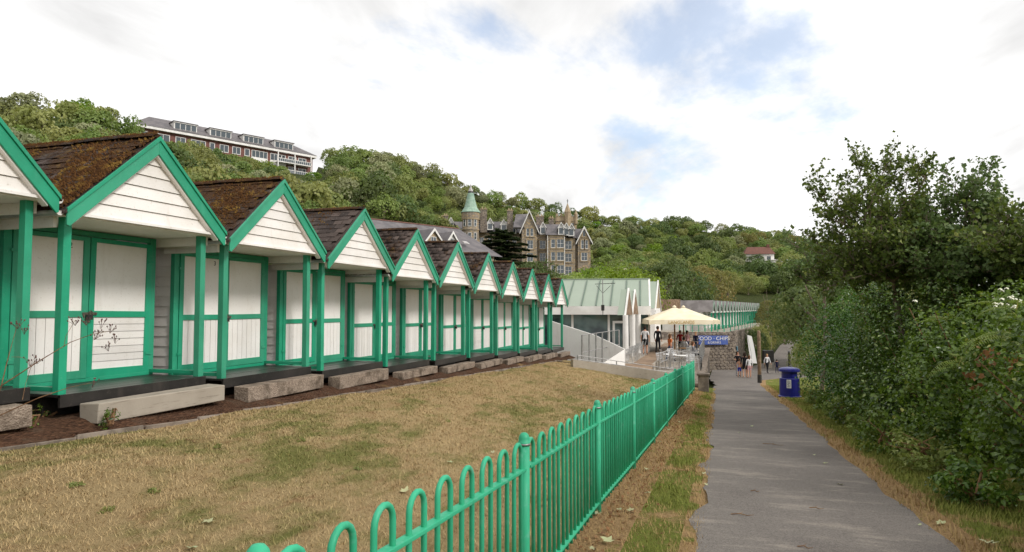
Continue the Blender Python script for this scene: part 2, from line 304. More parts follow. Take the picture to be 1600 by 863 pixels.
class MB:
    """collects faces of one part; build() links them as one mesh object"""
    def __init__(s): s.v = []; s.f = []; s.m = []; s.mats = []
    def mi(s, m):
        if m not in s.mats: s.mats.append(m)
        return s.mats.index(m)
    def add(s, vs, fs, m=None):
        o = len(s.v); s.v += [tuple(v) for v in vs]; k = s.mi(m) if m else 0
        for f in fs: s.f.append(tuple(i+o for i in f)); s.m.append(k)
        return s
    def box(s, x0, x1, y0, y1, z0, z1, m=None):
        v = [(x0, y0, z0), (x1, y0, z0), (x1, y1, z0), (x0, y1, z0), (x0, y0, z1), (x1, y0, z1), (x1, y1, z1), (x0, y1, z1)]
        return s.add(v, [(0, 3, 2, 1), (4, 5, 6, 7), (0, 1, 5, 4), (1, 2, 6, 5), (2, 3, 7, 6), (3, 0, 4, 7)], m)
    def prism(s, poly, dirv, m=None):
        """poly: list of 3d points (planar), extruded by dirv"""
        n = len(poly); d = Vector(dirv); p = [Vector(q) for q in poly]; v = p+[q+d for q in p]
        fs = [tuple(range(n-1, -1, -1)), tuple(range(n, 2*n))]+[(i, (i+1) % n, n+(i+1) % n, n+i) for i in range(n)]
        return s.add(v, fs, m)
    def tube(s, pts, r, n=8, m=None, cap=True):
        pts = [Vector(p) for p in pts]; rs = r if isinstance(r, (list, tuple)) else [r]*len(pts)
        vs = []; ref = None
        for i, p in enumerate(pts):
            t = (pts[min(i+1, len(pts)-1)]-pts[max(i-1, 0)]).normalized()
            if ref is None: ref = Vector((0, 0, 1)) if abs(t.z) < .9 else Vector((1, 0, 0))
            u = t.cross(ref).normalized(); w_ = u.cross(t).normalized(); ref = w_
            for k in range(n):
                a = 2*math.pi*k/n; vs.append(p+(u*math.cos(a)+w_*math.sin(a))*rs[i])
        fs = []
        for i in range(len(pts)-1):
            for k in range(n): fs.append((i*n+k, i*n+(k+1) % n, (i+1)*n+(k+1) % n, (i+1)*n+k))
        if cap: fs.append(tuple(range(n-1, -1, -1))); fs.append(tuple((len(pts)-1)*n+k for k in range(n)))
        return s.add(vs, fs, m)
    def lathe(s, prof, n=16, c=(0, 0, 0), m=None):
        vs = [(c[0]+r*math.cos(2*math.pi*k/n), c[1]+r*math.sin(2*math.pi*k/n), c[2]+z) for r, z in prof for k in range(n)]
        fs = [(i*n+k, i*n+(k+1) % n, (i+1)*n+(k+1) % n, (i+1)*n+k) for i in range(len(prof)-1) for k in range(n)]
        fs.append(tuple(range(n-1, -1, -1))); fs.append(tuple((len(prof)-1)*n+k for k in range(n)))
        return s.add(vs, fs, m)
    def mesh(s, name, m=None, smooth_=False):
        me = bpy.data.meshes.new(name); me.from_pydata(s.v, [], s.f)
        for mm in (s.mats or [m]): me.materials.append(M[mm] if isinstance(mm, str) else mm)
        if len(s.mats) > 1: me.polygons.foreach_set('material_index', s.m)
        if smooth_: me.polygons.foreach_set('use_smooth', [True]*len(me.polygons))
        me.update(); return me
    def build(s, name, m=None, parent=None, loc=(0, 0, 0), smooth_=False, bevel=0.0, rz=0.0):
        return put(name, s.mesh(name, m, smooth_), parent, loc, bevel, rz)
def put(name, me, parent=None, loc=(0, 0, 0), bevel=0.0, rz=0.0, rot=None):
    o = bpy.data.objects.new(name, me); COL.objects.link(o); o.location = loc
    o.rotation_euler = rot if rot is not None else (0, 0, rz)
    if parent is not None: o.parent = parent
    if bevel:
        b = o.modifiers.new('bevel', 'BEVEL'); b.width = bevel; b.segments = 2; b.limit_method = 'ANGLE'; b.harden_normals = False
    return o
def empty(name, loc=(0, 0, 0), rz=0.0):
    o = bpy.data.objects.new(name, None); COL.objects.link(o); o.location = loc; o.rotation_euler = (0, 0, rz); o.empty_display_size = .2; return o
def tag(o, label=None, cat=None, group=None, kind=None):
    if label: o['label'] = label
    if cat: o['category'] = cat
    if group: o['group'] = group
    if kind: o['kind'] = kind
    return o
def copy_tree(o, parent=None):
    c = o.copy(); COL.objects.link(c); c.parent = parent
    for ch in o.children: copy_tree(ch, c)
    return c
def npmesh(name, verts, faces, mat, tint=None, extra=None, smooth_=False):
    """mesh from numpy arrays; faces all of one size; tint is one number per face"""
    me = bpy.data.meshes.new(name); nv, nf, k = len(verts), len(faces), faces.shape[1]
    me.vertices.add(nv); me.vertices.foreach_set('co', np.ascontiguousarray(verts, dtype=np.float32).ravel())
    me.loops.add(nf*k); me.loops.foreach_set('vertex_index', np.ascontiguousarray(faces, dtype=np.int32).ravel())
    me.polygons.add(nf); me.polygons.foreach_set('loop_start', np.arange(0, nf*k, k, dtype=np.int32))
    if smooth_: me.polygons.foreach_set('use_smooth', np.ones(nf, dtype=bool))
    for mm in (mat if isinstance(mat, (list, tuple)) else [mat]): me.materials.append(M[mm])
    for nm, dat in ([('tint', tint)] if tint is not None else [])+list((extra or {}).items()):
        a = me.attributes.new(nm, 'FLOAT', 'FACE'); a.data.foreach_set('value', np.ascontiguousarray(dat, dtype=np.float32))
    me.update(); return me
def text_obj(name, body, size, mat, parent=None, loc=(0, 0, 0), rot=(0, 0, 0), ext=0.002, align='CENTER'):
    c = bpy.data.curves.new(name, 'FONT'); c.body = body; c.size = size; c.extrude = ext; c.align_x = align; c.align_y = 'CENTER'
    tmp = bpy.data.objects.new(name+'_src', c); COL.objects.link(tmp)
    dg = bpy.context.evaluated_depsgraph_get(); me = bpy.data.meshes.new_from_object(tmp.evaluated_get(dg))
    bpy.data.objects.remove(tmp); bpy.data.curves.remove(c)
    me.materials.clear(); me.materials.append(M[mat])
    return put(name, me, parent, loc, rot=rot)

# ---------------------------------------------------------------- shape of the ground
DECK0, HUT_S, HUT_DROP, HUT_X, HUT_Y0 = EYE-1.014, 2.71, 0.105, -7.50, 5.97
def zp(Y): return interp(Y, [(-30, 1.4), (0, 0), (50, -3.125), (64, -3.95), (80, -3.9), (97, -3.45), (130, -3.0), (200, -2.0)])
def zdeck(Y): return DECK0-(Y-HUT_Y0)*HUT_DROP/HUT_S
def zlawn_top(Y): return zdeck(Y)-0.44
def zfence(Y): return interp(Y, [(-30, 1.5), (0, -.03), (1.58, -.12), (4.16, -.27), (6.75, -.40), (9.3, -.55), (11.9, -.70), (26.3, -1.46), (60, -3.6)])
EDGE_X, FENCE_X = -6.82, -1.2
def xfence(Y): return interp(Y, [(0, -1.23), (1.58, -1.225), (4.16, -1.21), (6.75, -1.19), (9.35, -1.15), (11.95, -1.12), (26.3, -.95)])
def zland(X, Y):
    """upper surface of lawn, verges and bank near the path"""
    zt, zb, zr = zlawn_top(Y), zfence(Y), zp(Y)
    if X <= EDGE_X: return zt
    if X < FENCE_X:
        t = (X-EDGE_X)/(FENCE_X-EDGE_X); return zt+(zb-zt)*(0.35*t+0.65*t*t*(3-2*t))
    if X < -.2: return zb+(zr+.02-zb)*(X-FENCE_X)/(-.2-FENCE_X)
    if X < 1.85: return zr
    return zr+.02+max(0, X-2.4)*.10
HILL = [  # photograph column, crest distance, crest height, steepness, foot height
    (-500, 130, 43, 1.1, 0), (0, 140, 41.3, 1.1, 0), (130, 145, 42, 1.1, 0), (185, 150, 39.5, 1.1, 0), (225, 152, 38.5, .85, 0), (480, 186, 39, .9, 0), (505, 245, 56, 1.25, 0), (590, 250, 57.5, 1.3, 0), (680, 260, 53, 1.8, 0),
    (790, 280, 45.5, 2.7, -.5), (880, 300, 42, 2.8, -.5), (960, 300, 39.5, 2.0, -1), (1100, 300, 36.5, 1.7, -3), (1230, 300, 32, 1.6, -4), (1300, 300, 27, 1.6, -4), (1400, 300, 17, 1.5, -5), (1500, 300, 7, 1.5, -6), (1600, 300, 0, 1.5, -8), (2600, 300, -12, 1.5, -12)]
def hill(X, Y):
    x, d = az_d(X, Y)
    if d < 5: d_ = max(5.0, math.hypot(X, Y)); px = -500 if x < 0 else 2600
    else: d_ = d; px = 800+FPX*x/d; px = min(2600, max(-500, px))
    D, H, e, z0 = (interp(px, [(h[0], h[k]) for h in HILL]) for k in (1, 2, 3, 4))
    foot = 52.0
    if d_ <= foot: return z0
    if d_ >= D: return H-(d_-D)*.06
    return z0+(H-z0)*((d_-foot)/(D-foot))**e
def zground(X, Y):
    x, d = az_d(X, Y); r = math.hypot(X, Y)
    near = zland(X, min(Y, 34))
    if Y > 29: near = near+(min(zp(Y), zp(34))-near)*smooth(29, 33, Y) if X > -13 else zlawn_top(34)
    if X > 9: near = near-(X-9)*.10
    near = max(near, -12)
    h = near-.22+(hill(X, Y)-near+.22)*smooth(45, 62, max(d, r*.9 if X < 0 else d))
    if 28 < Y < 135 and X > -6:       # the hollow the path runs through
        rgt = interp(Y, [(28, 2), (46, 4), (50, 8), (62, 9.5), (97, 10.5), (110, 13)])
        flo = zp(Y)-.22+max(0, X-rgt-2)*.12
        k = smooth(28, 36, Y)*(1-smooth(112, 135, Y))*smooth(-6, -1.5, X)*(1-smooth(rgt+4, rgt+16, X))
        h = h+(flo-h)*k
    return h
# ---------------------------------------------------------------- ground, path, lawn
def wob(X, Y): return .018*math.sin(X*1.9+1.3*math.sin(Y*.8))+.014*math.sin(Y*2.3+X*.7)+.008*math.sin(5.1*X+3.7*Y)
def ground():
    na = 300; rad = [0.6*1.045**i for i in range(200)]; rad = [r for r in rad if r < 2600]
    vs = [(0, 0, zground(0, 0))]; fs = []
    for r in rad:
        for k in range(na):
            a = 2*math.pi*k/na; X, Y = r*math.cos(a), r*math.sin(a); vs.append((X, Y, zground(X, Y)))
    for k in range(na): fs.append((0, 1+k, 1+(k+1) % na))
    for i in range(len(rad)-1):
        for k in range(na): fs.append((1+i*na+k, 1+(i+1)*na+k, 1+(i+1)*na+(k+1) % na, 1+i*na+(k+1) % na))
    b = MB(); b.add(vs, fs); o = b.build('ground', 'floor', smooth_=True); tag(o, kind='structure')
ground()
def sheet(name, mat, ys, xs_of, z_of, kind='structure', edge=None, nx=10):
    vs, fs, ed = [], [], []
    for Y in ys:
        a, b = xs_of(Y)
        for i in range(nx+1):
            X = a+(b-a)*i/nx; vs.append((X, Y, z_of(X, Y)))
    for j in range(len(ys)-1):
        for i in range(nx):
            q = j*(nx+1)+i; fs.append((q, q+1, q+nx+2, q+nx+1)); ed.append((i+.5)/nx)
    ed = np.array(ed)
    me = npmesh(name, np.array(vs), np.array(fs), mat, None, {'edge': edge(ed) if edge else ed}, True)
    o = put(name, me); tag(o, kind=kind); return o
yr = lambda a, b, s: [a+(b-a)*i/int((b-a)/s) for i in range(int((b-a)/s)+1)]
PATH_L = [(-4, -.2), (36, -.25), (42, -.62), (62, -.62), (63.5, 1.55), (72, 4.2), (85, 6.2), (97, 7.8), (110, 10)]
PATH_R = [(-4, 1.85), (36, 1.95), (42, 2.3), (46, 3.6), (50, 7.5), (62, 9.3), (72, 9.3), (85, 9.6), (97, 10.4), (110, 13)]
def ragged(Y, s): return .06*math.sin(Y*1.7+s)+.045*math.sin(Y*4.3+2*s)+.015*math.sin(Y*11+s)
sheet('path', 'asphalt', yr(-4, 110, .2), lambda Y: (interp(Y, PATH_L)+ragged(Y, 0)*(Y < 40), interp(Y, PATH_R)+.6*ragged(Y, 2)), lambda X, Y: zp(Y)+.02+.006*math.sin(X*3+Y), nx=12)
zl = lambda X, Y: zland(X, Y)+wob(X, Y)
sheet('lawn', 'lawn', yr(-4, 30, .25), lambda Y: (EDGE_X, xfence(Y)-.05), zl, nx=26)
sheet('verge', 'verge', yr(-4, 31, .25), lambda Y: (xfence(Y)-.05, -.12), lambda X, Y: zland(X, Y)+.4*wob(X, Y), edge=lambda e: np.clip(1-abs(e-.62)*2.6, 0, 1), nx=10)
sheet('verge', 'verge', yr(-4, 46, .25), lambda Y: (interp(Y, PATH_R)-.06, interp(Y, PATH_R)+4.2), lambda X, Y: zp(Y)+.01+.03*min(1, (X-interp(Y, PATH_R)+.06)*4)*(1+math.sin(Y*3+X*2)*.3)+max(0, X-interp(Y, PATH_R)-.8)*.12, edge=lambda e: np.clip((e-.05)*14, 0, 1), nx=40)
sheet('bark_bed', 'bark', yr(-4, 33.2, .25), lambda Y: (-8.6, EDGE_X+.02), lambda X, Y: zlawn_top(Y)+.012+.14*min(1, (EDGE_X-X)/.45)+.9*wob(X*2, Y*2), nx=20)

# kerb stones between the bark bed and the lawn: each one its own stone
def edging():
    root = empty('stone_edging', (EDGE_X, 0, zlawn_top(0))); tag(root, 'line of low grey edging stones between lawn and bark bed', 'edging')
    Y = 1.2; kinds = []
    for k in range(5):
        b = MB(); b.box(-.03, .03, 0, .88, -.06, .028); 
        b.v = [(x+R.uniform(-.012, .012), y+R.uniform(-.02, .02), z+(R.uniform(-.022, .012) if z > 0 else 0)) for x, y, z in b.v]; kinds.append(b.mesh('edging_stone', 'edging'))
    while Y < 28.5:
        o = put('edging_stone', kinds[R.randrange(5)], root, (R.uniform(-.015, .015), Y, zlawn_top(Y)-zlawn_top(0)+R.uniform(-.01, .012)), bevel=.012, rot=(-math.atan(HUT_DROP/HUT_S), R.uniform(-.1, .1), R.uniform(-.02, .02)))
        Y += .9
edging()

# grass blades
def blades(name, mat, n, gen, hmin, hmax, label, wid=.0032, lean=.8):
    P, e = gen(n); n = len(P); a = NR.uniform(0, 2*np.pi, n); h = NR.uniform(hmin, hmax, n); ln = NR.uniform(.1, lean, n)*h*1.3
    dx, dy = np.cos(a), np.sin(a); wx, wy = -dy*wid*NR.uniform(.6, 1.5, n), dx*wid*NR.uniform(.6, 1.5, n)
    # keep width visible further off
    dist = np.hypot(P[:, 0], P[:, 1]); wx *= np.clip(dist/6, .8, 2.4); wy *= np.clip(dist/6, .8, 2.4)
    V = np.zeros((n, 3, 3)); V[:, 0] = P+np.stack([wx, wy, -.004+0*a], 1); V[:, 1] = P-np.stack([wx, wy, .004+0*a], 1)
    V[:, 2] = P+np.stack([dx*ln, dy*ln, h], 1)
    me = npmesh(name, V.reshape(-1, 3), np.arange(n*3).reshape(-1, 3), mat, NR.random(n), {'edge': e})
    o = put(name, me); tag(o, label, 'grass', kind='stuff'); return o
def lawn_gen(n):
    # denser towards the viewpoint, where single blades can be seen
    Y = .8+28.5*NR.random(n*2)**1.9; X = EDGE_X+.05+(-1.25-EDGE_X)*NR.random(n*2); k = slice(0, n); X, Y = X[k], Y[k]
    Z = np.array([zl(x, y) for x, y in zip(X, Y)]); return np.stack([X, Y, Z], 1), np.full(len(X), .5)
blades('lawn_grass', 'lawn_blade', 170000, lawn_gen, .014, .038, 'short straw coloured grass of the parched lawn in front of the huts', lean=1.6)
def vl_gen(n):
    Y = 1.5+26*NR.random(n)**1.7; t = NR.random(n)
    xa = np.array([xfence(y) for y in Y])-.05; X = xa+(-.15-xa)*t
    Z = np.array([zland(x, y)+.4*wob(x, y) for x, y in zip(X, Y)]); e = np.clip(1-abs(t-.62)*2.6, 0, 1)*np.clip(.55+.5*np.sin(Y*1.9+1.2*np.sin(Y*.7))+.4*np.sin(X*7+Y*3.1), 0, 1); keep = NR.random(n) < .35+.65*e
    return np.stack([X, Y, Z], 1)[keep], e[keep]
blades('verge_grass', 'verge_blade', 45000, vl_gen, .02, .06, 'patchy grass strip between the green railing and the path')
def vr_gen(n):
    Y = 3+32*NR.random(n)**1.6; t = NR.random(n)*1.5; xr = np.array([interp(y, PATH_R) for y in Y]); X = xr-.03+t
    Z = np.array([zp(y)+.035+max(0, x-r-.8)*.12 for x, y, r in zip(X, Y, xr)]); e = np.clip((t/4.2-.05)*14, 0, 1); keep = NR.random(n) < np.clip(t*1.6+.15, 0, 1)
    return np.stack([X, Y, Z], 1)[keep], e[keep]
blades('verge_grass', 'verge_blade', 65000, vr_gen, .025, .085, 'green grass strip between the path and the hedge')

# ---------------------------------------------------------------- beach huts
W = 2.28; XW = -.95; BACK = -2.5
GX = .256; APEX = 3.34; SL = .905; HW = 1.275     # gable plane, apex, slope, half width
def hut_parts():
    P = {}
    P['post'] = MB().box(-.05, .05, -.05, .05, -.03, 2.12).mesh('post', 'green')
    P['deck_board'] = MB().box(-.0655, .0655, 0, W, -.035, 0).mesh('deck_board', 'black')
    P['deck_fascia'] = MB().box(-.016, .016, 0, W, -.15, -.006).mesh('deck_fascia', 'black')
    P['plinth'] = MB().box(BACK, -.25, .05, W-.05, -.44, -.04).mesh('plinth', 'black')  # black box paints in the dark void under the deck
    # barge boards: near and far leg of the gable
    for s, nm in ((-1, 'bl'), (1, 'br')):
        bw = .175
        o = [(0, 0, APEX), (0, s*HW, APEX-HW*SL), (0, s*HW, APEX-HW*SL-bw*1.12), (0, s*(HW-.035), APEX-HW*SL-bw*1.2), (0, 0, APEX-bw*1.36)]
        P[nm] = MB().prism(o, (.028, 0, 0)).mesh('barge_board', 'green')
        u = [(0, 0, APEX+.012), (0, s*(HW+.012), APEX-(HW+.012)*SL+.012), (0, s*(HW+.012), APEX-(HW)*SL-.052), (0, 0, APEX-.055)]
        P[nm+'c'] = MB().prism(u, (.018, 0, 0)).mesh('barge_moulding', 'green')
        i = [(0, 0, APEX-.22), (0, s*(HW-.13), APEX-.22-(HW-.13)*SL), (0, s*(HW-.13), APEX-.26-(HW-.13)*SL), (0, 0, APEX-.26)]
        P[nm+'i'] = MB().prism(i, (-.09, 0, 0)).mesh('gable_trim', 'white')
        # slope deck and its slates
        t = .035; zt = APEX-.005
        sl = [(0, 0, zt), (0, s*(HW+.03), zt-(HW+.03)*SL), (0, s*(HW+.03), zt-(HW+.03)*SL-t), (0, 0, zt-t)]
        P[nm+'s'] = MB().prism(sl, (GX-BACK+.1, 0, 0)).mesh('roof_deck', 'slate')
        g = MB(); N = 9
        ring = [(.055*math.cos(math.pi+math.pi*k/N), .055*math.sin(math.pi+math.pi*k/N)) for k in range(N+1)]; ring += [(.047*c/.055, .047*d/.055) for c, d in reversed(ring)]
        g.prism([(0, c, d) for c, d in ring], (GX-BACK-.04, 0, 0)); P[nm+'g'] = g.mesh('gutter', 'steel')
        g = MB(); g.prism([(0, .055*math.cos(math.pi+math.pi*k/N), .055*math.sin(math.pi+math.pi*k/N)) for k in range(N+1)], (.012, 0, 0)); P[nm+'e'] = g.mesh('gutter_end', 'trim')
    # weatherboards of the gable, each tilted so its foot stands proud
    nb = 6; z0 = 2.16; bh = (APEX-.22-z0)/nb; P['gable'] = []
    for k in range(nb):
        a, b = z0+k*bh, z0+(k+1)*bh-.006
        ya = min((APEX-.2-a)/SL, HW-.1); yb = max((APEX-.2-b)/SL, .012)
        v = [(.0, -ya, a), (.0, ya, a), (-.02, yb, b), (-.02, -yb, b), (-.04, -ya, a), (-.04, ya, a), (-.04, yb, b), (-.04, -yb, b)]
        P['gable'].append(MB().add(v, [(0, 1, 2, 3), (5, 4, 7, 6), (4, 5, 1, 0), (1, 5, 6, 2), (3, 2, 6, 7), (4, 0, 3, 7)]).mesh('gable_board', 'white_h'))
    P['gable_foot'] = MB().box(-.05, .015, -HW+.1, HW-.1, 2.125, 2.158).mesh('gable_foot', 'white')
    P['soffit'] = MB().box(XW, .16, -.1, W+.1, 2.11, 2.124).mesh('soffit', 'white')
    P['eaves_beam'] = MB().box(XW-.1, .0, -.02, .02, 1.98, 2.108).mesh('eaves_beam', 'white')
    P['side_rail'] = MB().box(XW+.03, -.055, -.03, .03, .03, .085).mesh('side_rail', 'green')
    # front wall: frame, two door leaves
    P['corner'] = MB().box(-.04, .04, -.05, .05, 0, 2.1).mesh('corner_board', 'green')
    P['header'] = MB().box(-.03, .03, .1, W-.1, 2.025, 2.1).mesh('door_header', 'green')
    P['sill'] = MB().box(-.03, .05, .1, W-.1, .0, .055).mesh('door_sill', 'green')
    lw = (W-.2-.012)/2
    f = MB(); st = .085
    f.box(0, .045, 0, st, .06, 2.02); f.box(0, .045, lw-st, lw, .06, 2.02)
    for a, b in ((.06, .17), (.90, .99), (1.96, 2.02)): f.box(.002, .043, st-.003, lw-st+.003, a, b)
    P['leaf'] = f.mesh('door_frame', 'green')
    P['upper'] = MB().box(.004, .022, st-.01, lw-st+.01, .985, 1.965).mesh('upper_panel', 'white')
    nbd = 7; ww = lw-2*st
    P['vboard'] = MB().box(.004, .024, .004, ww/nbd-.004, .165, .905).mesh('panel_board', 'white')
    P['hboard'] = MB().box(.004, .024, 0, ww, .004, .74/7-.004).mesh('panel_board', 'white_h')
    P['backer'] = MB().box(-.01, .002, .0, lw, .06, 2.02).mesh('door_backing', 'white')
    P['hinge'] = MB().box(0, .012, -.05, .05, -.02, .02).mesh('hinge', 'green')
    h = MB(); h.box(0, .014, -.11, .11, -.018, .018); h.box(.012, .03, -.012, .012, -.03, .03); h.tube([(.03, -.028, -.02), (.03, -.028, .02), (.03, 0, .045), (.03, .028, .02), (.03, .028, -.02)], .007, 6)
    P['hasp'] = h.mesh('hasp', 'brass'); P['lock'] = MB().box(.01, .05, -.042, .042, -.085, -.015).mesh('padlock', 'metal_dark')
    P['sboard'] = []
    sb = MB(); sb.add([(BACK, -.004, 0), (XW-.04, -.004, 0), (XW-.04, .012, .162), (BACK, .012, .162), (BACK, .03, 0), (XW-.04, .03, 0), (XW-.04, .03, .162), (BACK, .03, .162)], [(0, 1, 2, 3), (5, 4, 7, 6), (4, 5, 1, 0), (1, 5, 6, 2), (3, 2, 6, 7), (4, 0, 3, 7)])
    P['sboard'] = sb.mesh('side_board', 'white_h')
    P['back'] = MB().box(BACK, BACK+.05, .02, W-.02, 0, 2.1).mesh('back_wall', 'white')
    P['side2'] = MB().box(BACK, XW-.04, W-.05, W-.01, 0, 2.1).mesh('side_wall', 'white')
    P['fill'] = MB().box(BACK+.02, XW-.06, .06, .10, 0, 2.1).mesh('wall_lining', 'white')
    P['inwall'] = MB().prism([(XW-.06, .06, 2.1), (XW-.06, W-.06, 2.1), (XW-.06, W/2, APEX-.1)], (-.03, 0, 0)).mesh('gable_lining', 'white')
    # slates: five uneven kinds, shared
    for kind, mt in (('slate_moss', 'slate_moss'), ('slate', 'slate')):
        P[kind] = []
        for k in range(6):
            b = MB(); wd, ln, th = .2, .19, .011
            v = [(-wd/2, 0, 0), (wd/2, 0, 0), (wd/2, -ln, .012), (-wd/2, -ln, .012), (-wd/2, 0, -th), (wd/2, 0, -th), (wd/2, -ln, .012-th), (-wd/2, -ln, .012-th)]
            v = [(x+R.uniform(-.006, .006), y+R.uniform(-.006, .012), z+R.uniform(-.002, .006)) for x, y, z in v]
            b.add(v, [(3, 2, 1, 0), (4, 5, 6, 7), (2, 3, 7, 6), (0, 4, 7, 3), (1, 2, 6, 5), (0, 1, 5, 4)]); P[kind].append(b.mesh('slate', mt))
    b = MB(); v = []
    for x in (0, .46):
        for k in range(7):
            a = math.pi*k/6; v.append((x, -.095*math.cos(a), .062*math.sin(a)-.03))
    b.add(v, [(k, k+1, 8+k, 7+k) for k in range(6)]+[(6, 5, 4, 3, 2, 1, 0), (7, 8, 9, 10, 11, 12, 13)]); P['ridge'] = b.mesh('ridge_tile', 'slate_moss')
    return P
HP = hut_parts()
SANG = math.atan(SL)
def slate_spots(s, rnd):
    """local placements of the slates of one slope: (x, distance down the slope)"""
    out = []; rows = 12; ex = (HW+.07)/math.cos(SANG)/rows
    for r in range(rows):
        x = BACK-.05+(.1 if r % 2 else 0)
        while x < GX-.16:
            out.append((x+.1, ex*(r+1), r)); x += .205
    return out
def slate_matrix(x, down, s, rnd):
    c, sn = math.cos(SANG), math.sin(SANG)
    # slate local -y points down the slope
    ydir = Vector((0, -s*c, sn)); nrm = Vector((0, s*sn, c)); xdir = ydir.cross(nrm)
    p = Vector((x, s*(down-.19)*c, APEX+.022-(down-.19)*sn))+nrm*rnd.uniform(0, .006)
    m = Matrix((xdir, ydir, nrm)).transposed().to_4x4(); m.translation = p
    m = m @ Matrix.Rotation(rnd.uniform(-.03, .03), 4, 'Z') @ Matrix.Rotation(rnd.uniform(-.02, .03), 4, 'X')
    return m
NAMES = {1: 'beach hut cut by the left edge of the photo', 2: 'nearest whole beach hut, number 2, with thick brown moss over its roof', 3: 'beach hut with mossy roof, next after the hut numbered 2',
         4: 'third whole beach hut from the left, dark roof with little moss', 5: 'fourth whole beach hut from the left, front deck post reaching low', 6: 'fifth whole beach hut from the left, in the middle of the row',
         7: 'sixth whole beach hut from the left in the row', 8: 'fourth beach hut from the far café end of the row', 9: 'third beach hut from the far café end of the row', 10: 'second last beach hut at the far café end of the row', 11: 'last and smallest beach hut, beside the white café ramp wall'}
HS = {1: (3.55, .9, .02), 2: (5.95, 1.02, -.01), 3: (8.66, 1.03, .015), 4: (11.36, 1.07, 0), 5: (14.06, 1.04, -.04)}
def hut(n):
    rnd = random.Random(100+n)
    Y, s, dz = HS.get(n, (HUT_Y0+HUT_S*(n-2)-.04, 1.03, rnd.uniform(-.015, .015)))
    z = DECK0-HUT_DROP*(n-2)+dz
    root = empty('beach_hut', (HUT_X+rnd.uniform(-.02, .02), Y, z)); root.scale = (1, s, 1)
    tag(root, NAMES[n], 'beach hut', 'green and white beach huts in a row')
    A = lambda nm, key, loc=(0, 0, 0), bev=0, rot=None, par=None: put(nm, HP[key] if isinstance(key, str) else key, par or root, loc, bev, rot=rot)
    nearb = .006 if n < 6 else 0
    for y in (.055, W-.055): A('post', 'post', (0, y, 0), nearb, (rnd.uniform(-.004, .004), rnd.uniform(-.004, .004), 0))
    for k in range(8): A('deck_board', 'deck_board', (-.93+k*.136, 0, rnd.uniform(-.003, .002)), .003 if n < 5 else 0)
    A('deck_fascia', 'deck_fascia', (.075, 0, 0)); A('plinth', 'plinth')
    for sgn, nm in ((-1, 'bl'), (1, 'br')):
        A('barge_board', nm, (GX, W/2, 0), nearb); A('barge_moulding', nm+'c', (GX+.030, W/2, 0), .004 if n < 6 else 0); A('gable_trim', nm+'i', (GX, W/2, 0))
        A('gutter', nm+'g', (BACK, W/2+sgn*(HW+.045), APEX-HW*SL-.035)); A('gutter_end', nm+'e', (GX-.04, W/2+sgn*(HW+.045), APEX-HW*SL-.035))
        A('side_rail', 'side_rail', (0, .05 if sgn < 0 else W-.05, 0), .004 if n < 5 else 0)
        A('eaves_beam', 'eaves_beam', (0, -.06 if sgn < 0 else W+.06, 0))
    for g in HP['gable']: A('gable_board', g, (GX-.06, W/2, 0))
    A('gable_foot', 'gable_foot', (GX-.045, W/2, 0)); A('soffit', 'soffit')
    for y in (.05, W-.05): A('corner_board', 'corner', (XW, y, 0), nearb)
    A('door_header', 'header', (XW, 0, 0), nearb); A('door_sill', 'sill', (XW, 0, 0), nearb)
    A('back_wall', 'back'); A('side_wall', 'side2'); A('wall_lining', 'fill'); A('gable_lining', 'inwall')
    for k in range(13): A('side_board', 'sboard', (0, .025, k*.162))
    lw = (W-.2-.012)/2; st = .085
    for side in (0, 1):
        y0 = .1+.003+side*(lw+.006)
        dr = put('door', HP['leaf'], root, (XW+.005, y0, rnd.uniform(-.006, .006)), nearb*.7, rot=(-.014 if (n == 2 and side) else rnd.uniform(-.006, .006), 0, rnd.uniform(-.012, .012)))
        put('upper_panel', HP['upper'], dr); put('door_backing', HP['backer'], dr)
        horiz = (n == 2 and side == 1) or (n == 8 and side == 0)
        for k in range(7):
            if horiz: put('panel_board', HP['hboard'], dr, (rnd.uniform(0, .003), st, .165+k*.74/7))
            else: put('panel_board', HP['vboard'], dr, (rnd.uniform(0, .003), st+k*(lw-2*st)/7, 0))
        for zz in (.35, 1.75): put('hinge', HP['hinge'], dr, (.045, .02 if side == 0 else lw-.02, zz))
        if side == 0 and n in (2, 3): text_obj('number', str(n), .11, 'ink', dr, (.026, lw-.27, 1.88), (math.pi/2, 0, math.pi/2), .001)
    A('hasp', 'hasp', (XW+.055, W/2+.02, .945)); A('padlock', 'lock', (XW+.065, W/2-.01, .945))
    # roof
    rf = put('roof', HP['bls'], root, (BACK-.06, W/2, 0)); rf['label'] = 'slated roof overgrown with brown moss' if n <= 3 else 'dark weathered slate roof'
    put('roof_deck', HP['brs'], rf)
    kind = 'slate_moss' if n <= 3 else 'slate'
    off = Vector((-(BACK-.06), 0, 0))
    for sgn in (-1, 1):
        spots = slate_spots(sgn, rnd)
        if n in (2, 3, 4) and sgn < 0:
            for x, dn, r in spots:
                o = put('slate', HP[kind][rnd.randrange(6)], rf); o.matrix_local = Matrix.Translation(off) @ slate_matrix(x, dn, sgn, rnd)
        else:
            key = (kind, sgn)
            if key not in SLATE_CACHE:
                V, F = [], []
                tint = []
                for x, dn, r in spots:
                    m = slate_matrix(x, dn, sgn, rnd); b = HP[kind][rnd.randrange(6)]; o_ = len(V)
                    V += [tuple(Matrix.Translation(off) @ m @ v.co) for v in b.vertices]; F += [tuple(i+o_ for i in p.vertices) for p in b.polygons]; tint += [rnd.random()]*len(b.polygons)
                SLATE_CACHE[key] = npmesh('slates', np.array(V), np.array(F), kind, np.array(tint))
            tag(put('slates', SLATE_CACHE[key], rf), kind='stuff')
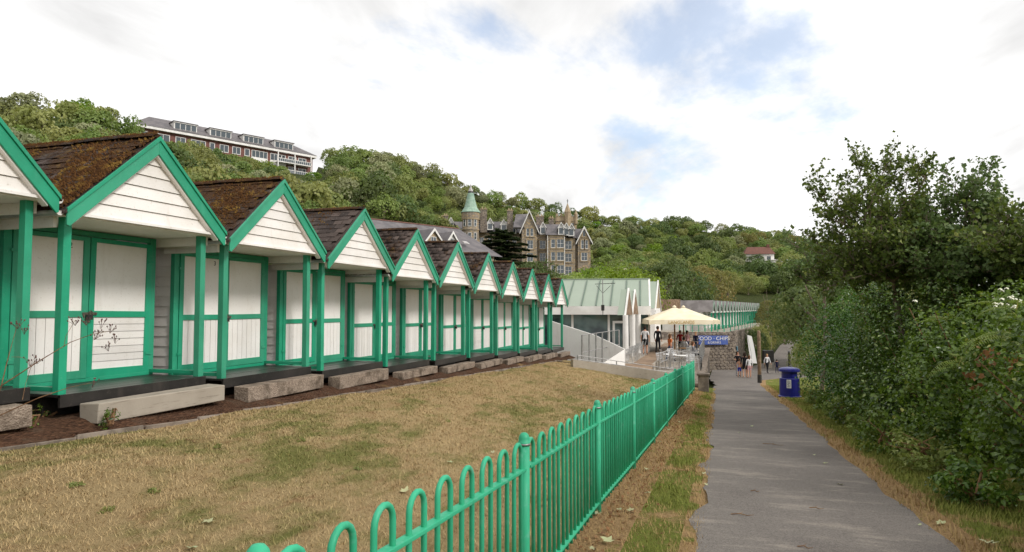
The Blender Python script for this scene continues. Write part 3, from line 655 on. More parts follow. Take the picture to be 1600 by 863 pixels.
    for k in range(6): put('ridge_tile', HP['ridge'], rf, (k*.465+.02, 0, APEX+.03+rnd.uniform(-.008, .006)), .006 if n < 4 else 0, rot=(rnd.uniform(-.05, .05), rnd.uniform(-.015, .015), 0))
    if n <= 4:      # moss cushions standing on the slates
        N = {1: 6000, 2: 11000, 3: 6000, 4: 1500}[n]; c, sn = math.cos(SANG), math.sin(SANG)
        x = NR.uniform(BACK-.05, GX+.02, N); dn = NR.uniform(.02, (HW+.04)/c, N)
        mask = np.sin(x*2.3+n)+np.sin(dn*3.1+x*1.2+2*n)+.7*np.sin(x*5.1-dn*4.2)+NR.normal(0, .6, N) > (.2 if n < 3 else .9)
        top = NR.random(N) < .10; dn = np.where(top, NR.uniform(-.02, .05, N), dn); keep = mask | top; x, dn = x[keep], dn[keep]; N = len(x)
        lift = np.where(dn < .055, .05, .02)
        B = np.stack([x+off.x, -dn*c-lift*sn, APEX+.012-dn*sn+lift*c], 1); hgt = NR.uniform(.008, .034, N); a = NR.uniform(0, 6.28, N); r_ = NR.uniform(.010, .026, N)
        V = np.zeros((N, 4, 3)); nrm = np.array([0, -sn, c]); tdir = np.array([0, -c, -sn])
        for k in range(3):
            ang = a+k*2.09; V[:, k] = B+np.outer(np.cos(ang)*r_, [1, 0, 0])+np.outer(np.sin(ang)*r_, tdir)
        V[:, 3] = B+hgt[:, None]*nrm+np.outer(NR.uniform(-.01, .012, N), tdir)
        i = np.arange(N)[:, None]*4; F = np.concatenate([i+[[0, 1, 3]], i+[[1, 2, 3]], i+[[2, 0, 3]]], 0); t = NR.random(N)
        tag(put('moss', npmesh('moss', V.reshape(-1, 3), F, 'moss', np.concatenate([t, t, t])), rf), kind='stuff')
    return root
SLATE_CACHE = {}
for n in range(1, 12): hut(n)

# concrete step beams on the ground before each deck
STEP = {1: (.10, 'block of pebbled concrete at the left edge before the first hut', 'pebbledash'), 2: (0, 'long smooth pale concrete beam lying in front of the nearest whole hut', 'concrete'), 3: (0, 'pebbled concrete beam in front of the second whole hut', 'pebbledash'), 4: (0, 'pebbled concrete beam in front of the third whole hut', 'pebbledash'),
        5: (0, 'low concrete beam in front of the fourth whole hut', 'black')}
ORD = ['first', 'second', 'third', 'fourth', 'fifth', 'sixth', 'seventh', 'eighth', 'ninth', 'tenth']
for n in range(1, 12):
    Y = HUT_Y0+HUT_S*(n-2); L_ = (2.0, 2.02, 2.12, 2.1)[n % 4]; h = .30
    lab = STEP[n][1] if n in STEP else 'small pebbled concrete step block before the %s whole hut in the row' % ORD[n-2]
    mt = STEP[n][2] if n in STEP else 'pebbledash'
    b = MB(); b.box(.15, .46 if n == 2 else .42, 0, L_, -.24, 0 if n < 5 else -.06); b.v = [(x+R.uniform(-.008, .008), y+R.uniform(-.012, .012), z+R.uniform(-.008, .008)) for x, y, z in b.v]
    yo = {1: .10, 2: .18, 3: .15}.get(n, .1)
    o = b.build('concrete_step', mt if mt != 'black' else 'pebbledash', loc=(HUT_X, Y+yo, zdeck(Y+1)-.085), bevel=.012); tag(o, lab, 'step', 'concrete steps before the huts')
    # short end block between neighbouring beams
# ---------------------------------------------------------------- bow-top railing
def fence():
    root = empty('bow_top_fence', (xfence(4.16), 4.16, zfence(4.16))); tag(root, 'bright green metal railing with hooped tops running along the path', 'fence')
    O = Vector(root.location); H = 1.0
    hw = .0716
    b = MB(); pts = [(0, -hw, .035), (0, -hw, .99)]+[(0, -hw*math.cos(math.pi*k/8), .99+hw*math.sin(math.pi*k/8)) for k in range(1, 8)]+[(0, hw, .99), (0, hw, .035)]
    b.tube(pts, .0135, 10); hoop = b.mesh('hoop', 'fence_green', True)
    c = MB(); c.lathe([(.036, -.15), (.036, 1.04)], 20); c.lathe([(.039, 1.04), (.039, 1.062)], 20); c.lathe([(.036, 1.062), (.0355, 1.085), (.03, 1.105), (.018, 1.118), (.003, 1.122)], 20)
    post = MB(); post.lathe([(.036, -.15), (.036, 1.04)], 20); post = post.mesh('post', 'fence_green', True)
    cap = MB(); cap.lathe([(.0395, 1.036), (.0395, 1.060), (.036, 1.062), (.0355, 1.083), (.03, 1.102), (.018, 1.116), (.003, 1.120)], 20); cap = cap.mesh('post_cap', 'steel' if 0 else 'fence_green', True)
    band = MB(); band.lathe([(.0405, 1.040), (.0405, 1.052)], 20); band = band.mesh('cap_band', 'steel', True)
    ys = [1.58+2.58*k for k in range(-1, 10)]+[26.3]
    P = lambda Y: Vector((xfence(Y), Y, zfence(Y)))
    for Y in ys:
        p = P(Y)-O; o = put('post', post, root, p); q = put('post_cap', cap, o); 
        if Y < 14: put('cap_band', band, q)
    for a, b_ in zip(ys, ys[1:]):
        pa, pb = P(a)-O, P(b_)-O; d = pb-pa; L_ = d.length; rz = math.atan2(-d.x, d.y); sl = math.atan2(d.z, math.hypot(d.x, d.y))
        for zz, wd in ((.885, .05), (.095, .05)):
            r = MB().box(-wd/2, wd/2, .034, L_-.034, zz-.007, zz+.012).mesh('rail', 'fence_green'); put('rail', r, root, pa, .003, rot=(sl, 0, rz))
        nh = max(3, round((L_-.0)/.2867))
        for k in range(nh):
            t = (k+.5)/nh; p = pa+d*t; o = put('hoop', hoop, root, p+Vector((0, 0, R.uniform(-.004, .004))), rot=(0, 0, rz+R.uniform(-.02, .02)))
            o.scale = (1, (L_/nh)/.2867, 1)
fence()
# ---------------------------------------------------------------- retaining walls, terrace, café
def stone_wall(root, A, B, z0a, z0b, z1a, z1b, th, mat, cell=.42, ch=.26, seed=1, name='stone'):
    """rubble facing on the line A-B (facing right of A->B), every stone a child of the wall"""
    rnd = random.Random(seed); A, B = Vector((A[0], A[1], 0)), Vector((B[0], B[1], 0)); d = B-A; L_ = d.length; u = d.normalized(); nrm = Vector((u.y, -u.x, 0)); O = Vector(root.location)
    kinds = []
    for k in range(8):
        b = MB(); pts = []
        for q in range(7):
            a = 2*math.pi*q/7+rnd.uniform(-.25, .25); rr = rnd.uniform(.44, .54); pts.append((0, rr*math.cos(a)*1.02, rr*math.sin(a)*1.02))
        b.prism(pts, (1, 0, 0)); b.v = [(x, y*(.82 if x > .5 else 1), z*(.82 if x > .5 else 1)) for x, y, z in b.v]; kinds.append(b.mesh(name, mat))
    n = int(L_/cell); cnt = 0
    for i in range(n):
        t = (i+.5)/n; zb, zt = z0a+(z0b-z0a)*t, z1a+(z1b-z1a)*t; m = max(1, int((zt-zb)/ch))
        for j in range(m):
            if cnt >= 290: break
            p = A+d*t+u*((.5 if j % 2 else 0)*cell*.8+rnd.uniform(-.04, .04)); z = zb+(j+.5)*(zt-zb)/m+rnd.uniform(-.02, .02)
            o = put(name, kinds[rnd.randrange(8)], root, Vector((p.x, p.y, z))-O, rot=(rnd.uniform(-.15, .15), 0, math.atan2(nrm.y, nrm.x))); o.scale = (rnd.uniform(.03, .06), cell*rnd.uniform(.85, 1.15), (zt-zb)/m*rnd.uniform(.9, 1.1)); cnt += 1
ZT_HI, ZT_LO = -1.2, -1.6
def terrace():
    root = empty('terrace_wall', (-.75, 30, -2.0)); tag(root, 'stone retaining wall beside the path carrying the café terrace', 'wall')
    O = Vector(root.location)
    b = MB(); b.prism([Vector(p)-O for p in ((-.78, 29.2, -2.6), (-.78, 56, -4.2), (-.78, 56, ZT_LO-.02), (-.78, 29.2, ZT_LO-.02))], (-.45, 0, 0)); b.build('wall_core', 'stone_mortar', root)
    stone_wall(root, (-.78, 29.2), (-.78, 44), -1.95, -2.75, ZT_LO-.12, ZT_LO-.12, .3, 'stone_face', .45, .26, 3)
    c = MB(); Y = 29.2; k = 0
    cop = MB().box(-.28, .28, 0, .86, 0, .10).mesh('coping', 'edging')
    while Y < 55: put('coping', cop, root, Vector((-.98, Y, ZT_LO-.02))-O, .015, rz=R.uniform(-.01, .01)); Y += .88
    # floor slabs
    lo = MB().prism([(-1.2, 29.6, ZT_LO), (-1.2, 56, ZT_LO), (-3.2, 56, ZT_LO), (-3.2, 31.2, ZT_LO)], (0, 0, -.25)).build('terrace_floor', 'paving'); tag(lo, kind='structure')
    hi = MB().prism([(-3.21, 34.5, ZT_HI), (-3.21, 62, ZT_HI), (-14, 62, ZT_HI), (-14, 34.5, ZT_HI)], (0, 0, -1.2)).build('terrace_floor', 'paving'); tag(hi, kind='structure')
    rp = MB().prism([(-3.21, 31.2, ZT_LO), (-3.21, 34.5, ZT_HI), (-5.1, 34.5, ZT_HI), (-5.1, 31.2, ZT_LO+.1)], (0, 0, -.5)).build('terrace_ramp', 'deck_tan'); tag(rp, kind='structure')
    bw = MB().prism([(-3.3, 34.5, ZT_HI+.02), (-3.3, 56, ZT_HI+.02), (-4.25, 56, ZT_HI+.02), (-4.25, 34.5, ZT_HI+.02)], (0, 0, -.03)).build('boardwalk', 'deck_tan'); tag(bw, kind='structure')
    wk = MB().prism([(-5.1, 31.2, ZT_LO+.1), (-5.1, 36, ZT_HI+.005), (-9, 36, ZT_HI+.005), (-9, 33.3, zlawn_top(33)), (-6.8, 28.5, zlawn_top(28.5)+.03), (-5.6, 27.6, zlawn_top(27.6)-.05)], (0, 0, -.6)).build('walkway', 'asphalt'); tag(wk, kind='structure')
terrace()
# concrete parapet at the far end of the lawn
A, B = Vector((-5.6, 26.3, 0)), Vector((-1.55, 30.1, 0)); d = (B-A)
b = MB(); nrm = Vector((d.y, -d.x, 0)).normalized()
za, zb = zland(-5.4, 26.5)+.36, zland(-1.7, 30)+.42
b.prism([A+Vector((0, 0, za-1.2)), B+Vector((0, 0, zb-1.2)), B+Vector((0, 0, zb)), A+Vector((0, 0, za))], nrm*-.2)
o = b.build('parapet_wall', 'concrete', bevel=.01); tag(o, 'low brown concrete wall closing the far end of the lawn', 'wall')
# white ramp wall after the last hut
b = MB(); b.prism([at(862, 578, 35.2), at(977, 577, 33.2), at(977, 546, 33.2), at(930, 524, 34.0), at(862, 502, 35.2)], (-.04, .25, 0)); o = b.build('ramp_wall', 'render_white', bevel=.01); tag(o, 'white rendered wall sloping down beside the café ramp', 'wall')
b = MB(); b.prism([at(936, 585, 30.0), at(976, 573, 31.2), at(976, 546, 31.2), at(936, 572, 30.0)], (-.02, .2, 0)); o = b.build('ramp_wall', 'render_white', bevel=.01); tag(o, 'small white wedge of wall at the foot of the ramp railing', 'wall')

def railing(name, label, pts, h, n, mat, post=(.05, .012), rails=(1.0, .52), bars=0, cat='railing', r=.018):
    """posts and rails between 3d base points; upright bars when bars > 0"""
    O = Vector(pts[0]); root = empty(name, O); tag(root, label, cat)
    for (a, b_) in zip(pts, pts[1:]):
        a, b_ = Vector(a)-O, Vector(b_)-O; d = b_-a; rz = math.atan2(-d.x, d.y)
        for k in range(n+1):
            p = a+d*k/n; put('post', MB().box(-post[1], post[1], -post[0], post[0], -.05, h).mesh('post', mat), root, p, rz=rz)
        for q in rails: m = MB(); m.tube([a+Vector((0, 0, h*q)), b_+Vector((0, 0, h*q))], r, 6); m.build('rail', mat, root)
        if bars:
            bm = MB().tube([(0, 0, h*rails[1]), (0, 0, h)], .008, 5).mesh('bar', mat)
            for k in range(bars): put('bar', bm, root, a+d*(k+.5)/bars)
    return root
railing('ramp_railing', 'tall grey metal railing with flat posts beside the white ramp wall', [(-5.85, 29.4, -.98), (-5.15, 36.0, -.95)], 1.42, 6, 'steel', (.07, .02), (1.0, .45))
railing('terrace_railing', 'grey barred railing along the outer edge of the café terrace', [(-1.0, 36.5, ZT_LO+.08), (-1.0, 48, ZT_LO+.08)], 1.1, 7, 'steel', (.035, .02), (1.0, .12), 46)
railing('terrace_railing', 'grey railing crossing the café terrace behind the woman in orange', [(-1.05, 44.5, ZT_LO), (-3.15, 44.5, ZT_LO)], 1.1, 2, 'steel', (.03, .02), (1.0, .5))
railing('stair_handrail', 'pale tubular handrails zigzagging down to the lower terrace', [(-2.9, 34.6, ZT_LO), (-2.6, 38.2, ZT_LO), (-1.5, 35.2, ZT_LO-.02)], .95, 2, 'alu', (.02, .02), (1.0, .5), 0, 'handrail', .025)
railing('low_rail', 'thin grey tube rail running just above the low concrete wall', [A+Vector((.1, .4, za-.04)), B+Vector((.2, .5, zb-.1))], .18, 3, 'steel', (.015, .015), (1.0, .1), 0, 'railing')
# pier at the end of the fence with curled black iron rack behind it
o = MB().box(-.2, .2, -.22, .22, -.3, .72).build('stone_pier', 'stone_face', loc=(-.62, 27.4, zp(27.4)), bevel=.015); tag(o, 'squat grey stone pier where the green railing ends', 'pier')
put('pier_cap', MB().box(-.25, .25, -.27, .27, 0, .07).mesh('pier_cap', 'edging'), o, (0, 0, .722), .01)
root = empty('iron_scroll_rail', (-.75, 29.0, zp(29)+.9)); tag(root, 'short black iron railing with curled hoops above the stone pier', 'railing')
for k in range(3):
    b = MB(); b.tube([(0, .5*math.cos(t*math.pi/8)*.5+k*.5, .42*math.sin(t*math.pi/8)) for t in range(9)], .02, 6); b.build('hoop', 'metal_dark', root)
for z in (.0, .28, .52): MB().tube([(0, -.3, z), (0, 1.3, z)], .02, 6).build('rail', 'metal_dark', root)

def cafe():
    rz = math.radians(6); O = at(1014, 478.6, 43.0); base = Vector((O.x, O.y, ZT_HI))
    root = empty('cafe_building', base, rz); tag(root, 'white café with pale green metal roof and pointed porch gables', 'café')
    ze, zr = O.z-ZT_HI, at(1014, 436, 47.8).z-ZT_HI; D = 4.9; Lx = -12.5
    r = MB(); r.add([(0, 0, ze), (Lx, 0, ze), (Lx, D, zr), (0, D, zr), (0, 2*D, ze), (Lx, 2*D, ze)], [(0, 3, 2, 1), (3, 4, 5, 2)]); rf = r.build('roof', 'cafe_roof', root)
    v = MB(); v.prism([(0, 0, ze+.02), (0, D, zr+.02), (0, 2*D, ze+.02), (0, 2*D, ze-.25), (0, D, zr-.28), (0, 0, ze-.25)], (.12, 0, 0)); v.build('verge_board', 'trim', root)
    x = -.55
    while x > Lx:
        p0, p1 = Vector((x, .0, ze+.03)), Vector((x, D*.93, ze+(zr-ze)*.93+.03)); s = MB(); s.prism([p0+Vector((-.03, 0, -.03)), p0+Vector((.03, 0, -.03)), p0+Vector((.03, 0, .05)), p0+Vector((-.03, 0, .05))], p1-p0); s.build('roof_seam', 'cafe_seam', rf); x -= .95
    MB().box(Lx, .1, D-.12, D+.12, zr-.02, zr+.05).build('ridge_cap', 'cafe_roof', rf)
    zf = at(950, 492, 43).z-ZT_HI
    MB().box(Lx, .1, -.05, .15, zf, ze).build('fascia', 'trim', root); MB().box(Lx, .15, .16, .4, zf-.0, zf+.12).build('soffit', 'trim', root)
    MB().box(Lx, .0, .45, .6, -.4, .35).build('plinth', 'render_white', root)
    # glazing bays along the front
    xs = [0, -1.1, -2.6, -5.0, -6.6, -9.2, -12.4]
    for a, b_ in zip(xs, xs[1:]):
        g = MB().box(b_+.07, a-.07, .5, .53, .35, zf).build('window', 'shop_glass', root); MB().box(a-.07, a+.07, .42, .6, .35, zf).build('window_frame', 'trim', g)
    MB().box(-1.25, -.85, .0, .35, -.05, zf).build('column', 'trim', root)
    dr = MB().box(-2.35, -1.5, .40, .45, 0, 2.0).build('door', 'trim', root); MB().box(-2.2, -1.65, .385, .41, .25, 1.85).build('door_pane', 'shop_glass', dr)
    MB().box(Lx, -.2, 2*D-.3, 2*D, -.4, zf).build('back_wall', 'render_white', root)
    MB().box(-.25, -.05, .62, 2*D-.31, .0, zf).build('side_glazing', 'shop_glass', root)
    g = MB(); g.prism([(-.3, .2, ze-.1), (-.3, D, zr-.25), (-.3, 2*D-.2, ze-.1)], (.05, 0, 0)); g.build('gable_wall', 'render_white', root)
    # pointed porch gables on round columns, standing clear of the front
    O2 = Vector(root.location)
    inv = Matrix.Rotation(-rz, 4, 'Z')
    def loc(p): return inv @ (Vector(p)-O2)
    Xs = -4.9; ys = [36.8, 39.9, 42.9, 45.9]; za, zb_ = 2.72, 1.26
    for a, b_ in zip(ys, ys[1:3]):
        m_ = (a+b_)/2
        p = MB(); p.prism([loc((Xs, a, zb_)), loc((Xs, m_, za)), loc((Xs, b_, zb_))], loc((Xs-.05, a, zb_))-loc((Xs, a, zb_))); pg = p.build('porch_gable', 'old_timber_and_shade', root); pg['label'] = 'triangular porch gable with its shade painted in'  # timber brown puts the gable's shade into its colour
        q = MB(); t = .16
        q.prism([loc((Xs+.03, a-.1, zb_-.05)), loc((Xs+.03, m_, za+.08)), loc((Xs+.03, m_, za-.06)), loc((Xs+.03, a-.02, zb_-.05))], loc((Xs-.1, a, 0))-loc((Xs, a, 0)))
        q.prism([loc((Xs+.03, b_+.1, zb_-.05)), loc((Xs+.03, m_, za+.08)), loc((Xs+.03, m_, za-.06)), loc((Xs+.03, b_+.02, zb_-.05))], loc((Xs-.1, a, 0))-loc((Xs, a, 0)))
        q.build('porch_verge', 'trim', pg)
        s = MB(); s.add([loc((Xs, a, zb_)), loc((Xs, m_, za)), loc((Xs-.45, m_, za)), loc((Xs-.45, a, zb_))], [(0, 1, 2, 3)]); s.add([loc((Xs, b_, zb_)), loc((Xs-.45, b_, zb_)), loc((Xs-.45, m_, za)), loc((Xs, m_, za))], [(0, 1, 2, 3)]); s.build('porch_roof', 'cafe_roof', pg)
    for y in ys[:3]:
        l = loc((Xs, y, ZT_HI)); MB().lathe([(.17, 0), (.16, .1), (.15, zb_-ZT_HI)], 14, l).build('column', 'trim', root, smooth_=False)
    # a second, farther block of the same building
    for (px, d0, d1, apex_y, base_y) in ((1027, 56, 63, 440, 482),):
        a, b_ = at(px-4, base_y, d0), at(px+5, base_y, d1); m_ = at(px-1, apex_y, (d0+d1)/2); mm = Vector(((a.x+b_.x)/2, (a.y+b_.y)/2, m_.z))
        bk = Vector((-4.5, -.4, 0))
        p = MB(); p.prism([loc(a), loc(mm), loc(b_)], loc(a+Vector((-.06, 0, 0)))-loc(a)); fg = p.build('far_gable', 'sandstone', root)
        s = MB(); s.add([loc(a), loc(mm), loc(mm+bk), loc(a+bk)], [(0, 1, 2, 3)]); s.add([loc(b_), loc(b_+bk), loc(mm+bk), loc(mm)], [(0, 1, 2, 3)]); s.build('far_roof', 'cafe_roof', fg)
        q = MB(); up = Vector((0, 0, .12)); q.prism([loc(a-up), loc(mm+up), loc(mm-up*2), loc(a-up*3)], loc(a+Vector((.1, 0, 0)))-loc(a)); q.prism([loc(b_-up), loc(mm+up), loc(mm-up*2), loc(b_-up*3)], loc(a+Vector((.1, 0, 0)))-loc(a)); q.build('far_verge', 'trim', fg)
        w_ = MB(); w_.prism([loc(a), loc(b_), loc(Vector((b_.x, b_.y, ZT_HI))), loc(Vector((a.x, a.y, ZT_HI)))], loc(a+Vector((-4, 0, 0)))-loc(a)); w_.build('far_wall', 'render_white', root)
    # aerial
    an = empty('roof_aerial', at(942, 482, 42.6)); tag(an, 'thin television aerial on a bent mast fixed to the café fascia', 'aerial'); z0 = at(942, 482, 42.6).z; t = at(942, 444, 42.6).z-z0
    MB().tube([(0, 0, -.4), (0, 0, t+.3)], .03, 6).build('mast', 'steel', an); bo = MB().tube([(-.5, 0, t), (.8, 0, t+.05)], .018, 5).build('boom', 'metal_dark', an)
    for k in range(7): MB().tube([(-.4+k*.19, -.18, t+.01), (-.4+k*.19, .18, t+.01)], .012, 4).build('element', 'metal_dark', bo)
    MB().tube([(0, 0, t-.6), (.5, 0, t-.1)], .014, 5).build('stay', 'metal_dark', an); MB().tube([(0, 0, t-.6), (-.4, 0, t-.1)], .014, 5).build('stay', 'metal_dark', an)
    MB().box(-.09, .09, -.12, .12, -.15, .22).build('camera_housing', 'metal_dark', an)
cafe()

def umbrella(px, d, lab, txt):
    c = at(px, 505, d); root = empty('cafe_parasol', (c.x, c.y, ZT_LO), YAW); tag(root, lab, 'parasol', 'cream café parasols'); hx, hy = 2.0, 1.7; ze = at(px, 500, d).z-ZT_LO; zt = at(px, 480, d).z-ZT_LO
    P = [(-hx, -hy, ze), (hx, -hy, ze), (hx, hy, ze), (-hx, hy, ze)]; n = 6; vs = []; fs = []
    for k in range(4):
        a, q = Vector(P[k]), Vector(P[(k+1) % 4])
        for i in range(n): p = a+(q-a)*i/n; p.z += .05*math.sin(math.pi*i/n); vs.append(p)
    m = len(vs); apex = Vector((0, 0, zt))
    for lvl in (1, 2, 3):
        t = lvl/4
        for k in range(m): e = vs[k]; p = e+(apex-e)*t; p.z -= .03*math.sin(math.pi*t)*(1-abs((k % n)/n-.0)); vs.append(p)
    for l in range(3):
        for k in range(m): fs.append((l*m+k, l*m+(k+1) % m, (l+1)*m+(k+1) % m, (l+1)*m+k))
    vs.append(apex); fs += [(3*m+k, 3*m+(k+1) % m, 4*m) for k in range(m)]
    cn = MB().add(vs, fs).build('canopy', 'canvas', root); MB().lathe([(.15, -.02), (.09, .07), (.0, .13)], 10, (0, 0, zt)).build('finial', 'canvas', cn); MB().tube([(0, 0, 0), (0, 0, zt-.05)], .05, 8).build('pole', 'timber', root)
    for k in range(4): e = Vector(P[k]); MB().tube([(0, 0, zt-.12), e+Vector((0, 0, -.02))], .018, 5).build('rib', 'timber', root)
    MB().box(-.35, .35, -.35, .35, 0, .08).build('base', 'concrete', root)
    va = MB(); N = 20
    for k in range(4):
        a, q = Vector(P[k]), Vector(P[(k+1) % 4]); out = Vector(((a+q)/2).xy.to_3d()).normalized()*.03
        pts = [a+(q-a)*i/N for i in range(N+1)]
        va.add([p+Vector((0, 0, .05*math.sin(math.pi*i/N))) for i, p in enumerate(pts)]+[p+out+Vector((0, 0, -.27+.03*abs(math.sin(i*.9)))) for i, p in enumerate(pts)], [(i, i+1, N+2+i, N+1+i) for i in range(N)])
    va = va.build('valance', 'canvas', root)
    if txt: text_obj('lettering', txt, .28, 'canvas_text', va, (0.0, -hy-.06, ze-.13), (math.pi/2, 0, 0), .003)
umbrella(1054, 43.0, 'nearer of two cream café parasols, its valance lettered', 'LANGLANDS'); umbrella(1068, 45.8, 'cream café parasol just behind the lettered one', '')

def chair(loc, rz, label, proto=[None]):
    if proto[0] is None:
        P = {}
        b = MB()
        for s in (-1, 1):
            b.tube([(s*.24, -.26, 0), (s*.24, -.2, .45), (s*.24, -.18, .64), (s*.24, .2, .66)], .014, 6); b.tube([(s*.24, .24, 0), (s*.23, .17, .45), (s*.22, .26, .86)], .014, 6)
        b.tube([(-.22, .26, .86), (.22, .26, .86)], .014, 6); P['frame'] = b.mesh('frame', 'alu')
        P['slat'] = MB().box(-.23, .23, -.02, .02, 0, .012).mesh('seat_slat', 'alu'); P['back'] = MB().box(-.22, .22, -.008, .008, -.03, .03).mesh('back_slat', 'alu'); proto[0] = P
    P = proto[0]; r = empty('cafe_chair', loc, rz); tag(r, label, 'chair', 'aluminium café chairs'); put('frame', P['frame'], r)
    for k in range(7): put('seat_slat', P['slat'], r, (0, -.2+k*.062, .45))
    for k in range(4): put('back_slat', P['back'], r, (0, .195+k*.018, .54+k*.09), rot=(-.2, 0, 0))
    return r
PLACES = ['nearest the ramp railing', 'second from the ramp railing', 'third from the ramp railing', 'fourth from the ramp railing', 'fifth from the ramp railing', 'sixth from the ramp railing', 'seventh from the ramp railing', 'by the white shirted man']
for k in range(8): chair((-4.55+R.uniform(-.08, .08), 35.0+k*.85, ZT_HI+.02), -1.3+R.uniform(-.2, .2), 'aluminium café chair in the row by the columns, '+PLACES[k])
LOWC = [(-2.5, 38.9, .4, 'aluminium café chair beside the handrails at the terrace front'), (-1.75, 39.0, 2.9, 'aluminium café chair behind the stair handrail'), (-1.45, 40.3, 1.5, 'aluminium café chair against the barred terrace railing'), (-1.5, 41.6, 1.7, 'aluminium café chair second along the barred terrace railing'), (-1.45, 42.9, 1.4, 'aluminium café chair third along the barred terrace railing'), (-2.3, 46.4, 3.0, 'aluminium café chair under the cream parasol'), (-1.6, 37.4, 1.9, 'aluminium café chair at the front corner of the barred railing'), (-3.0, 47.6, .3, 'aluminium café chair far under the cream parasol')]
for x, y, a, l in LOWC: chair((x, y, ZT_LO), a, l)
def table(loc, label, top):
    r = empty('cafe_table', loc); tag(r, label, 'table', 'café tables'); MB().lathe([(.38, .71), (.39, .72), (.38, .74)], 20).build('table_top', top, r); MB().lathe([(.03, .04), (.03, .71)], 10).build('pedestal', 'alu', r); MB().lathe([(.25, 0), (.22, .03), (.04, .05)], 16).build('base', 'alu', r)
table((-2.1, 43.4, ZT_LO), 'small wooden topped café table behind the woman in orange', 'timber'); table((-1.9, 36.6, ZT_LO), 'round white café table at the near end of the terrace', 'trim'); table((-2.6, 37.4, ZT_LO), 'pale round café table beside the stair handrail', 'paper')
table((-1.9, 47.2, ZT_LO), 'café table under the cream parasol', 'timber')

# ---------------------------------------------------------------- far terrace: stone wall, food sign, far huts
WA, WB, WC = Vector((-5.0, 61.2, 0)), Vector((1.35, 63.2, 0)), Vector((4.2, 92, 0))
root = empty('food_stall_wall', (1.35, 63.2, -4.1)); tag(root, 'rubble stone wall with the blue food sign below the far huts', 'wall'); O = Vector(root.location)
b = MB(); b.prism([WA-O+Vector((0, 0, -4.5)), WB-O+Vector((0, 0, -4.5)), WB-O+Vector((0, 0, -.5)), WA-O+Vector((0, 0, -.5))], (-.1, .35, 0)); b.prism([WB-O+Vector((0, 0, -4.5)), WC-O+Vector((0, 0, -4.5)), WC-O+Vector((0, 0, -.85)), WB-O+Vector((0, 0, -.45))], (-.4, .02, 0)); b.build('wall_core', 'stone_rubble', root)
stone_wall(root, (-2.2, 62.08), (1.35, 63.2), -4.1, -4.1, -.55, -.55, .2, 'stone_face', .36, .24, 5)
o = MB().prism([(-5.2, 61.4, -1.0), (1.0, 63.4, -1.0), (3.9, 92, -1.0), (12, 140, -1.0), (-20, 140, -1.0), (-20, 75, -1.0)], (0, 0, -4)).build('upper_terrace', 'paving'); tag(o, kind='structure')
sg = at(1120, 531, 60.6); u = (WB-WA).normalized(); ang = math.atan2(u.y, u.x)
root = empty('food_sign', (sg.x, sg.y, sg.z), ang); root.location = (-.35, 62.48, sg.z); tag(root, 'blue sign with white lettering fixed to the rubble wall', 'sign')
MB().box(-1.5, 1.12, -.05, 0, -.40, .40).build('board', 'sign_blue', root, bevel=.01); text_obj('lettering', 'FOOD · CHIPS', .46, 'trim', root, (-.18, -.055, .14), (math.pi/2, 0, 0), .006); text_obj('lettering', '& DRINKS', .27, 'trim', root, (-.1, -.055, -.22), (math.pi/2, 0, 0), .006)
o = MB().box(-.55, .55, -.03, .05, 0, 2.1).build('stall_door', 'door_blue', loc=(1.50, 64.2, zp(64)+.02), rz=ang+1.35); tag(o, 'pale blue wooden door standing open at the wall corner', 'door')
for k in range(5): MB().box(-.5+k*.205, -.31+k*.205, -.045, -.03, .1, 2.0).build('plank', 'door_blue', o)
root = empty('banner', (2.3, 61.0, zp(61)), ang); tag(root, 'tall white feather banner leaning beside the food stall', 'banner'); MB().tube([(.42, 0, 0), (.30, 0, 1.6), (.0, 0, 3.1)], .03, 6).build('pole', 'steel', root)
b = MB(); b.prism([(.27, -.02, .7), (.80, -.02, .65), (.55, -.02, 2.2), (.38, -.02, 3.0), (-.02, -.02, 3.1), (.05, -.02, 2.4)], (0, .02, 0)); fl = b.build('flag', 'paper', root); text_obj('lettering', 'ICE CREAM' if 0 else ' ', .2, 'ink', fl) if 0 else None
o = MB().box(-.45, .45, -.35, .35, .0, 1.05).build('menu_box', 'metal_dark', loc=(4.3, 66.5, zp(66)+.6), bevel=.03, rz=.2); tag(o, 'black box on a low stand at the end of the rubble wall', 'cabinet'); put('stand', MB().box(-.3, .3, -.25, .25, -.62, 0).mesh('stand', 'concrete'), o)

def far_hut_mesh():
    P = {}; w_, h, ap, dp = 2.6, 2.2, 3.55, 2.4
    P['wall'] = MB().box(0, w_, .9, dp, 0, h).mesh('wall', 'trim'); b = MB(); b.add([(-.05, -.15, h), (w_/2, -.15, ap), (w_/2, dp, ap), (-.05, dp, h), (w_+.05, -.15, h), (w_+.05, dp, h)], [(0, 1, 2, 3), (1, 4, 5, 2)]); P['roof'] = b.mesh('roof', 'felt')
    P['gable'] = MB().prism([(.12, -.02, h), (w_-.12, -.02, h), (w_/2, -.02, ap-.2)], (0, .04, 0)).mesh('gable', 'felt'); b = MB(); b.prism([(0, 0, h-.1), (w_/2, 0, ap), (w_/2, 0, ap-.3), (.2, 0, h-.1)], (0, .05, 0)); b.prism([(w_, 0, h-.1), (w_/2, 0, ap), (w_/2, 0, ap-.3), (w_-.2, 0, h-.1)], (0, .05, 0)); P['barge'] = b.mesh('barge_board', 'copper')
    P['foot'] = MB().box(0, w_, -.06, .03, h-.12, h+.06).mesh('gable_foot', 'trim'); P['post'] = MB().box(-.07, .07, -.07, .07, 0, h-.1).mesh('post', 'green'); P['door'] = MB().box(0, .85, 0, .06, .06, h-.25).mesh('door', 'copper'); P['panel'] = MB().box(.1, .75, -.02, .0, .25, h-.4).mesh('door_panel', 'trim')
    return P
